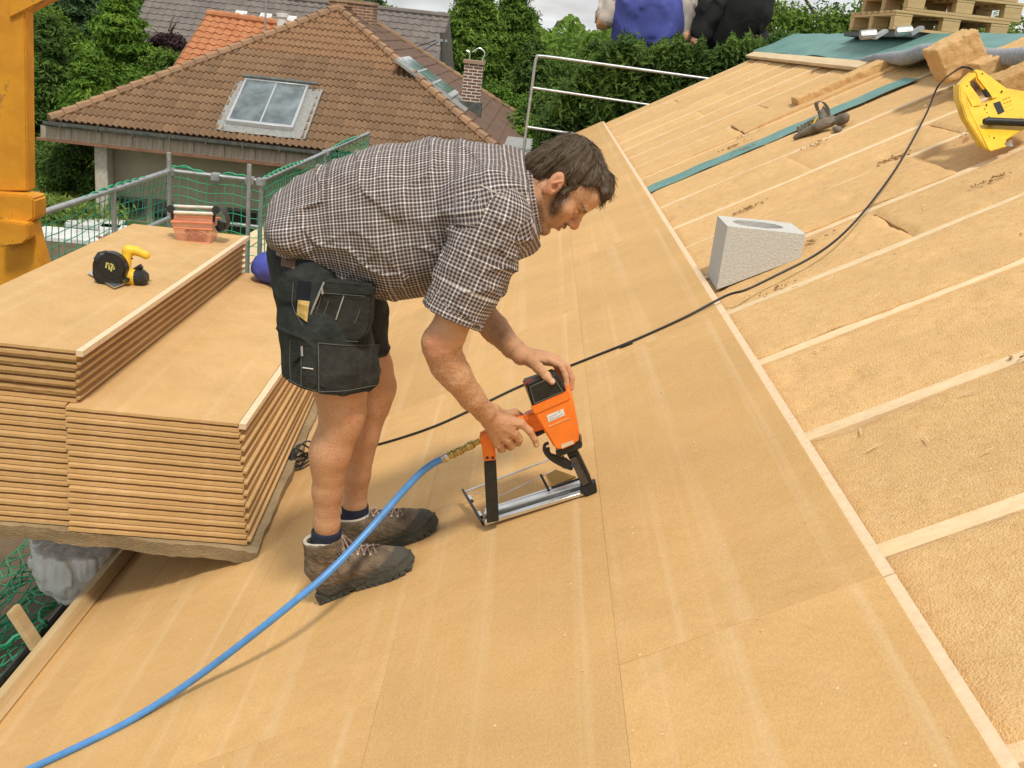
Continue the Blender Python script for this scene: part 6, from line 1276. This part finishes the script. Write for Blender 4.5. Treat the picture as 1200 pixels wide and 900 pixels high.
# ---- socks and boots
navy = mat('navy_sock', (.018, .022, .045), .95, bump=.4, bscale=300)
LE = mat('brown_boot_leather', (.20, .145, .092), .8, scale=34, bump=.6, bscale=120, col2=(.085, .060, .040)); LE2 = mat('dark_boot_rand', (.045, .040, .032), .8, scale=30, bump=.4, bscale=120, col2=(.09, .08, .065))
SOL = mat('grey_rubber_sole', (.085, .085, .068), .9, scale=26, bump=.5, bscale=160, col2=(.045, .045, .036)); LIN = mat('pale_boot_lining', (.52, .47, .38), .9); LACE = mat('dusty_lace', (.45, .34, .26), .9, scale=160, col2=(.14, .09, .07), bump=.3, bscale=400); HOOK = M['alu']
def boot(rimL, rimR, ank, instep, toep, heelp, y, leg_a, leg_b, near):
    hb = RP(*heelp); tb = RP(*toep); hb = np.array([hb[0], y, R(hb@CR, y, 0)[2]]); 
    f = nrm(np.array([CR[0], (tb[1]-hb[1])*.25, CR[2]])); f = nrm(f-NR*(f@NR)); s = np.cross(NR, f); Lb = .300
    def Bp(a, h, w=0.): return hb+f*a+NR*h+s*w
    rc = P((rimL[0]+rimR[0])/2, (rimL[1]+rimR[1])/2, y); ax = nrm(rc-Bp(.055, .06))
    bt = SDF(hb-.17, hb+f*.3+np.array([.12, .17, .30]), .0030)
    bt.chain([Bp(.052, .050), Bp(.048, .095), rc-ax*.012, rc+ax*.03], [.044, .046, .051, .055], .02, flat=s, fs=1.08).cone(Bp(.110, .080), rc+nrm(f+ax*.2)*.046+ax*.006, .022, .014, .02)
    bt.chain([Bp(.050, .050), Bp(.115, .072), Bp(.165, .058), Bp(.215, .045), Bp(.252, .038)], [.041, .046, .043, .040, .033], .02, flat=NR, fs=1.0)
    bt.ell(Bp(.235, .036), (.062, .049, .036), np.array([f, s, NR]), .012).ell(Bp(.05, .03), (.046, .037, .035), np.array([f, s, NR]), .015).ell(Bp(.14, .025), (.12, .040, .03), np.array([f, s, NR]), .02)
    bt.cut(rc+ax*.004, ax); bt.cone(rc-ax*.014, rc+ax*.05, .044, .047, .0, sub=True, flat=s, fs=1.08); bt.cut(Bp(0, .020), -NR)
    bt.disp(lambda x, y_, z: .0016*vnoise(x*40, y_*40, z*40)+.0022*np.clip(.2-np.abs(vnoise(x*22, y_*14, z*30)), 0, .2)/-.2+.0007*vnoise(x*120, y_*120, z*120))
    v, q = bt.surf(); me = npmesh('boot', v-org_of(man), q); bo = link('boot', me, LE, man)
    a_ = (v-hb)@f; h_ = (v-hb)@NR; rand = np.clip((.050+.030*np.clip((a_-.20)/.08, 0, 1)-h_)/.006, 0, 1); attr(me, 'rand', rand)
    bv = BVHTree.FromPolygons([tuple(x) for x in v], [tuple(int(i) for i in p) for p in q])
    # sole with lugs
    ol = [(-.004, -.022), (.0, -.030), (.03, -.037), (.08, -.033), (.13, -.036), (.18, -.046), (.23, -.051), (.27, -.044), (.296, -.024), (.302, 0), (.296, .022), (.27, .040), (.23, .047), (.18, .041), (.13, .031), (.08, .030), (.03, .036), (.0, .029), (-.004, .02)]
    pl = spline([np.array(p) for p in ol+[ol[0]]], 4)[:-1]
    g = MB(); n = len(pl); rows_ = []
    for (h, gr) in ((.0095, 0), (.016, .002), (.024, .0005), (.030, .003)): rows_.append([Bp(p[0], h+.016*max(0, (p[0]-.20)/.10)**2, p[1]) if 0 else Bp(p[0]*(1+gr), h+.012*max(0, (p[0]-.22)/.08)**2, p[1]*(1+gr*12)) for p in pl])
    vs = [p for r in rows_ for p in r]; fs = [(j*n+i, j*n+(i+1) % n, (j+1)*n+(i+1) % n, (j+1)*n+i) for j in range(3) for i in range(n)]+[tuple(range(n-1, -1, -1)), tuple(3*n+i for i in range(n))]
    g.add(vs, fs)
    so = g.build('sole', SOL, bo, smooth=True)
    g = MB()
    for sgn in (-1, 1):
        for k in range(15):
            a = .004+k*.0198
            if .085 < a < .105: continue
            w = np.interp(a, [p[0] for p in ol[2:9]], [abs(p[1]) for p in ol[2:9]]) if sgn < 0 else np.interp(a, [.03, .08, .13, .18, .23, .27, .296], [.036, .030, .031, .041, .047, .040, .022]); lift = .012*max(0, (a-.22)/.08)**2
            g.box(Bp(a+.006, .0055+lift, sgn*(w-.012)), f*.0086, s*.0125, NR*.0055)
    g.build('lug', SOL, bo, bevel=.001, seg=1)
    # lining, sock
    ring = [rc+ax*.002+(.0500*math.cos(t)*nrm(np.cross(s, ax)))+(.0415*math.sin(t))*s for t in np.linspace(0, 2*math.pi, 25)]
    g = MB(); g.tube(ring, .0058, 8, False); g.build('collar_lining', LIN, bo, smooth=True)
    sk_ = SDF(rc-.12, rc+.12, .003); sk_.chain([leg_a, leg_b], [.0430 if near else .0405]*2, 0); sk_.cut(leg_b, nrm(leg_b-leg_a)); sk_.disp(lambda x, y_, z: .0006*vnoise(x*30, y_*30, z*160)); v2, q2 = sk_.surf(); link('sock', npmesh('sock', v2-org_of(man), q2), navy, man)
    # laces criss-crossing the instep, hooks beside them
    def surf_pt(a, w, off=.0015):
        o = Bp(a, .20, w); h = bv.ray_cast(Vector(o.tolist()), Vector((-NR+f*-.25*0).tolist())); return None if h[0] is None else np.array(h[0])+NR*off
    g = MB(); hk = MB()
    for k in range(8):
        a0 = .088+k*.0165; w = .024+.002*(k < 3)
        for sg in (-1, 1):
            p0, p1, pm = surf_pt(a0, sg*w), surf_pt(a0+.0165, -sg*w), surf_pt(a0+.008, 0, .005)
            if p0 is None or p1 is None or pm is None: continue
            g.tube(spline([p0, pm, p1], 4), .0030, 6); hk.box(p0, f*.0035, s*.004, NR*.003)
    for k in range(5):
        t = k/4; base_ = Bp(.088, .105)*(1-t)+(rc+nrm(np.cross(s, ax))*(.047 if (np.cross(s, ax)@f) > 0 else -.047)-ax*.01)*t
        g.tube(spline([base_-s*.020, base_+f*.008, base_+s*.020], 4), .0022, 6); g.tube(spline([base_+s*.020-ax*.008, base_+f*.010, base_-s*.020+ax*.006], 4), .0022, 6)
    for (d0, d1) in ((-.03, .035), (.02, -.02)):
        c0 = surf_pt(.10, 0, .012)
        if c0 is not None:
            for sg in (-1, 1): g.tube(spline([c0, c0+f*.02+s*sg*.025+NR*.012, c0+f*.03+s*sg*.045-NR*.012, c0+f*.006+s*sg*.03-NR*.004, c0], 5), .0021, 6)
            g.tube(spline([c0, c0+f*.03-s*.03+NR*.004, c0+f*.055-s*.045-NR*.018], 5), .0021, 6)
    g.build('lace', LACE, bo, smooth=True); tag(hk.build('lace_hook', HOOK, bo, bevel=.001, seg=1), kind='stuff'); return bo
nt, N, L, b = nodes(LE); at = N('ShaderNodeAttribute'); at.attribute_name = 'rand'; x = N('ShaderNodeMix'); x.data_type = 'RGBA'; x.inputs['B'].default_value = (.070, .064, .050, 1); L(nt.nodes[LE['mix']].outputs['Result'], x.inputs['A']); L(at.outputs['Fac'], x.inputs['Factor']); L(x.outputs['Result'], b.inputs['Base Color'])
boot((358, 635), (398, 630), (385, 672), (420, 650), (478, 674), (378, 702), 2.568, P(383, 640, 2.568), P(383, 621, 2.568), True)
boot((399, 612), (431, 598), (425, 640), (450, 620), (512, 625), (412, 655), 2.764, P(417, 610, 2.764), P(416, 592, 2.764), False)
# ================================================================ NAIL GUN
YT = 2.60
ng = thing('nail_gun', P(690, 578, YT), 'orange and black pneumatic nail gun with flat aluminium magazine pressed on the boards', 'nail gun')
def tpoly(name, pix, y0, y1, m, par=None, bevel=.003, seg=2, taper=None):
    g = MB(); g.prism([P(a, b, YT+y0) for a, b in pix], (0, y1-y0, 0)); return g.build(name, m, par or ng, bevel=bevel, seg=seg, origin=P(pix[0][0], pix[0][1], YT+y0))
# cap: a hexahedron given by its front and rear faces
def hexa(name, fr_, yf, rr, yr, m, bevel=.006):
    a = [P(x, y, YT+yf) for x, y in fr_]; b_ = [P(x, y, YT+yr) for x, y in rr]; g = MB(); vs = a+b_
    n_ = np.cross(a[1]-a[0], a[2]-a[0]); fs = [(0, 1, 2, 3), (7, 6, 5, 4), (0, 4, 5, 1), (1, 5, 6, 2), (2, 6, 7, 3), (3, 7, 4, 0)]
    if n_[1] > 0: fs = [f[::-1] for f in fs]
    g.add(vs, fs); return g.build(name, m, ng, bevel=bevel, seg=3)
cap = hexa('cap', [(617, 452), (651.5, 437), (664.5, 459.5), (624, 478.5)], -.042, [(611, 444), (649, 431), (664, 452), (622, 472)], .045, M['blackplastic'], .005)
g = MB()
fa, fb, fc, fd = [P(x, y, YT-.0435) for x, y in ((621, 453.5), (648, 441.5), (659.5, 459), (626.5, 473))]
for a, b_ in ((fa, fb), (fb, fc), (fc, fd), (fd, fa)): g.tube([a, b_], .0016, 6)
g.build('cap_rib', mat('grey_edge', (.10, .10, .095), .45), cap, smooth=True)
g = MB(); qa = P(621, 448.5, YT-.01); g.box(qa+[0, 0, .004], nrm(P(640, 441, YT)-P(617, 449, YT))*.016, (0, .012, 0), np.array([0, 0, .002])); g.build('cap_label', mat('dark_red_label', (.25, .03, .025), .5), cap)
M['orange']; B1 = tpoly('motor_housing', [(623.5, 480), (666, 462), (671, 470), (679.5, 514), (676, 520), (657, 528.5), (650, 526), (628, 490)], -.042, .042, M['orange'], bevel=.006, seg=3)
tpoly('housing_flange', [(622, 477), (665.5, 458.5), (669.5, 466), (667, 469), (628, 486), (625, 485)], -.046, .046, M['orange'], bevel=.003)
tpoly('handle_root', [(612, 489), (628, 482), (634, 494), (640, 503), (622, 509)], -.019, .019, M['orange'], bevel=.006, seg=3)
g = MB(); g.tube([P(566, 513, YT), P(578, 507, YT), P(600, 497, YT), P(622, 492, YT), P(634, 488, YT)], [.018, .0175, .0165, .019, .021], 16); g.build('handle', M['orange'], ng, smooth=True)
tpoly('handle_end', [(561, 512), (572, 507), (578, 514), (581, 540), (566.5, 541), (564.5, 524)], -.016, .016, M['orange'], bevel=.004, seg=3)
tpoly('rear_strut', [(567, 541.5), (581, 540.5), (584.5, 611), (570.5, 613.5)], -.010, .010, M['blackplastic'], bevel=.002)
for a in (571, 577.5): g = MB(); g.tube([P(a, 536.5, YT-.019), P(a, 536.5, YT-.014)], .0040, 10); g.build('bolt', M['black'], ng)
tpoly('front_label', [(640.5, 487), (660, 479), (662, 486.5), (643, 495)], -.0432, -.0424, M['white'], bevel=0)
tpoly('raised_bar', [(642, 499.5), (667, 489), (667.8, 490.6), (642.8, 501.2)], -.0440, -.042, mat('pale_orange', (.95, .42, .16), .4), bevel=.0004)
tpoly('lower_label', [(657.5, 521), (671.5, 516), (672.5, 520), (658.5, 525.5)], -.0432, -.0424, mat('cream_label', (.75, .60, .42), .6), bevel=0)
g = MB()
for k, (a, b_, c, d) in enumerate(((642.5, 489.3, 653, 485), (643.3, 491.2, 650, 488.5), (652, 488.2, 660.2, 484.9), (644, 493, 656, 488.2))): p0, p1 = P(a, b_, YT-.0436), P(c, d, YT-.0436); g.tube([p0, p1], .00045, 4)
g.tube([P(655.6, 482.2, YT-.0438), P(655.6, 482.2, YT-.0432)], .0020, 8); g.build('label_print', mat('grey_print', (.22, .22, .22), .7), ng)
tpoly('trigger', [(624, 508), (637, 502), (640, 507), (631, 511.5), (627, 513)], -.008, .008, M['black'], bevel=.002)
tpoly('housing_base', [(651, 529), (679.5, 516), (682.5, 520), (682, 525), (655, 536), (652, 534)], -.030, .030, M['blackplastic'], bevel=.002)
tpoly('contact_arm', [(664, 532), (676, 527), (683, 541), (692, 560), (694.5, 570), (699, 571), (698.5, 577), (690, 581), (681, 578), (680, 566), (674, 552)], -.012, .012, M['blackplastic'], bevel=.002)
tpoly('driver_guide', [(667, 538), (675, 535), (690, 566), (683, 570)], -.018, -.0125, mat('dark_steel', (.12, .12, .115), .35, metal=.8), bevel=.001)
tpoly('nose_foot', [(681, 570), (698, 566), (700, 577), (688.5, 583), (680, 578)], -.016, .016, M['black'], bevel=.002)
g = MB(); g.tube([P(671.5, 545.5, YT-.022), P(671.5, 545.5, YT-.012)], .0062, 12); g.build('pivot_bolt', mat('dark_bolt', (.06, .06, .06), .3, metal=.8), ng)
for (a, b_) in ((676, 543), (681, 549), (685, 556), (680, 523), (660, 535)): g = MB(); g.tube([P(a, b_, YT-.020), P(a, b_, YT-.010)], .003, 8); g.build('bolt', M['black'], ng)
g = MB(); g.tube(spline([P(643, 519, YT-.01), P(638.5, 521.5, YT-.012), P(638.5, 529, YT-.014), P(646, 538, YT-.014), P(660, 546, YT-.012), P(668, 549, YT-.01)], 6), [.0045]*30+[.0050], 8) if 0 else g.tube(spline([P(643, 519, YT-.01), P(638.5, 521.5, YT-.012), P(638.5, 529, YT-.014), P(646, 538, YT-.014), P(660, 546, YT-.012), P(668, 549, YT-.01)], 6), .0048, 8); g.build('trigger_guard_arm', M['blackplastic'], ng, smooth=True)
tpoly('arm_web', [(639, 526), (644, 524.5), (645, 532), (664, 538), (672, 545), (671, 552), (660, 549), (642, 537)], -.017, -.006, M['blackplastic'], bevel=.002)
# magazine: aluminium rails, wires, end plate, staples
def bar(name, a, b_, w, h, m, par=ng, bevel=.001, up=None):
    a, b_ = np.array(a), np.array(b_); d = nrm(b_-a); up = NR if up is None else up; s = nrm(np.cross(d, up)); u = np.cross(s, d); g = MB(); g.box((a+b_)/2, d*np.linalg.norm(b_-a)/2, s*w, u*h); return g.build(name, m, par, bevel=bevel, seg=1)
na, nb_ = P(686, 576, YT), P(569, 612, YT+.03)
hA = NR@na-DR; hB_ = NR@nb_-DR
bar('magazine_rail', na, nb_, .011, .0050, M['alu']); bar('magazine_rail', na+YH*.035+NR*.010, nb_+YH*.035+NR*.010, .013, .0055, M['alu'])
bar('magazine_rail', na+YH*.017+NR*.004, nb_+YH*.017+NR*.004, .0035, .004, mat('rail_groove', (.12, .12, .12), .5, metal=.5)); bar('magazine_slide', na+YH*.058+NR*.013+(nb_-na)*.04, nb_+YH*.055+NR*.012, .006, .0035, M['alu'])
wa, wb = RP(648, 537, .05), RP(545, 576, .05); g = MB(); g.tube([wa, wb], .0028, 8); g.build('guide_rod', M['alu'], ng, smooth=True)
wa2, wb2 = (P(650, 551, YT+.11)), P(584, 582, YT+.11); g = MB(); g.tube([wa2, wb2, wb2*.2+wb*.8], .0013, 6); g.build('spring_wire', M['alu'], ng, smooth=True)
ea, eb_ = RP(543, 575.5, .045), nb_-(na-nb_)*.03+NR*.0; bar('end_plate', ea, eb_, .0035, .009, M['blackplastic'], bevel=.001)
for t in (.28, .78): c = ea*(1-t)+eb_*t; g = MB(); g.box(c+nrm(na-nb_)*.006, nrm(na-nb_)*.006, nrm(eb_-ea)*.016, NR*.006); g.build('end_clip', M['alu'], ng, bevel=.001)
bar('pusher', P(634, 557, YT+.10), P(643, 574.5, YT+.04), .0035, .006, M['blackplastic'])
stp = mat('brass_staples', (.62, .38, .10), .45, scale=3, bump=0, col2=(.42, .24, .06), stretch=(60, 60, 60), metal=.4)
s0, s1, s2_, s3 = P(639, 556.5, YT+.095), P(651, 550, YT+.11), P(675, 558, YT+.05), P(645.5, 570.5, YT+.045)
g = MB(); nst = 22
for k in range(nst):
    t0, t1 = k/nst, (k+.72)/nst; a, b_ = s0*(1-t0)+s1*t0, s3*(1-t0)+s2_*t0; a1_, b1_ = s0*(1-t1)+s1*t1, s3*(1-t1)+s2_*t1; g.prism([a, a1_, b1_, b_], -NR*.005)
g.build('staple_strip', stp, ng)
bar('strip_edge', P(646, 571.5, YT+.042), P(679, 561, YT+.042), .003, .003, M['blackplastic'])
# air fitting
g = MB(); pts = [P(562, 516.5, YT), P(556, 519.5, YT), P(555, 520, YT), P(547, 524, YT), P(546, 524.5, YT), P(543, 526, YT), P(542, 526.5, YT), P(526, 534, YT)]; g.tube(pts, [.0085, .0085, .0115, .0115, .009, .009, .0118, .0105], 12); g.build('air_coupling', M['brass'], ng)
g = MB()
for (a, b_) in ((551, 522), (538, 528.5), (531, 531.8)): c = P(a, b_, YT); d = nrm(P(526, 534, YT)-P(562, 516.5, YT)); g.tube([c-d*.002, c+d*.002], .0128, 16)
g.tube([P(519.5, 538, YT), P(523, 536, YT)], .0125, 14); g.build('coupling_ring', mat('bright_brass', (.65, .50, .25), .25, metal=1), ng)
# ================================================================ THE TWO WORKERS BEYOND THE HEDGE
dk = thing('far_scaffold', (1.6, 14.4, GZ), 'scaffold platform behind the tall hedge on which the two workers stand', 'scaffold')
YW = 14.35
def W(px, py, dy=0.): return P(px, py, YW+dy)
zf = W(770, 224)[2]
g = MB(); g.abox((.3, YW-.8, zf-.06), (3.8, YW+.9, zf-.005)); g.build('platform_deck', M['plank'], dk, bevel=.005)
for a in (.35, 3.7):
    for b_ in (YW-.75, YW+.85): part_tube('standard', [np.array([a, b_, GZ]), np.array([a, b_, zf-.06])], .03, M['steel'], dk)
def worker(label, X, cloth, cloth_col, sleeve_col, trouser_col, torso, arms, legs, head):
    t = thing('person', (X, YW, zf), label, 'person'); h = .035
    def mk(name, chains, m, hh=h, amp=.02, fr=6, ells=()):
        pts = np.array([p for c, _ in chains for p in c]+[e[0] for e in ells]); s = SDF(pts.min(0)-.55, pts.max(0)+.55, hh)
        for c, r in chains: s.chain(c, r, .12)
        for c, r in ells: s.ell(c, r, k=.1)
        s.disp(lambda x, y, z: amp*vnoise(x*fr, y*fr, z*fr*.5)+amp*.5*vnoise(x*fr*2.5, y*fr*2.5, z*fr)-amp*1.6*np.clip(.2-np.abs(vnoise(x*fr*.9+z*2, y*fr*.6, z*fr*.35-x)), 0, .2)/.2); v, q = s.surf(); return link(name, npmesh(name, v-org_of(t), q), m, t)
    mk('body', [([head[0], head[1]], [.14, .17])]+[(a[-2:], [.09, .075]) for a in arms]+[(torso[0], [x*.8 for x in torso[1]])]+[(l, [.2, .16, .12]) for l in legs], SK, ells=[(head[1], (.17, .2, .24))])
    mk(cloth, [torso], mat(cloth+'_cloth', cloth_col, .85, scale=2, bump=.6, bscale=7), .03, .032, 3); mk('sleeves', [(a[:-1], [.20, .15, .125][:len(a)-1]) for a in arms], mat('sleeve_'+cloth, sleeve_col, .85, scale=4, bump=.4, bscale=12), .03, .035, 8)
    mk('trousers', [(l, [.30, .22, .17]) for l in legs], mat('trousers_'+cloth, trouser_col, .9)); mk('hair', [], M['black'], ells=[(head[1]+np.array([0, .02, .06]), (.185, .21, .22))]) ; return t
worker('worker in a blue vest over pale sleeves, standing beyond the hedge, head out of view', W(760, 0)[0], 'vest', (.085, .105, .40), (.55, .48, .43), (.55, .54, .52),
       ([W(760, 36), W(760, 5), W(762, -30)], [.47, .45, .38]), [[W(728, -22), W(719, 8), W(709, 22, -.1), W(706, 28, -.1)], [W(796, -22), W(801, 10), W(804, 38), W(804, 46, -.1)]],
       [[W(748, 55), W(745, 130), W(745, 215)], [W(775, 55), W(778, 130), W(778, 215)]], (W(762, -48), W(764, -78)))
worker('worker in black jacket leaning beside the blue vest, standing beyond the hedge', W(860, 0)[0], 'jacket', (.012, .012, .013), (.012, .012, .013), (.012, .012, .013),
       ([W(848, 30, .2), W(862, 5, .2), W(872, -32, .2)], [.44, .45, .38]), [[W(845, -25, -.1), W(832, 12, -.2), W(822, 38, -.25), W(816, 50, -.3)], [W(890, -20), W(886, 8), W(884, 30), W(882, 40)]],
       [[W(850, 60, .2), W(850, 130, .1), W(848, 215)], [W(876, 55, .2), W(876, 130, .1), W(876, 215)]], (W(875, -50, .2), W(878, -80, .2)))
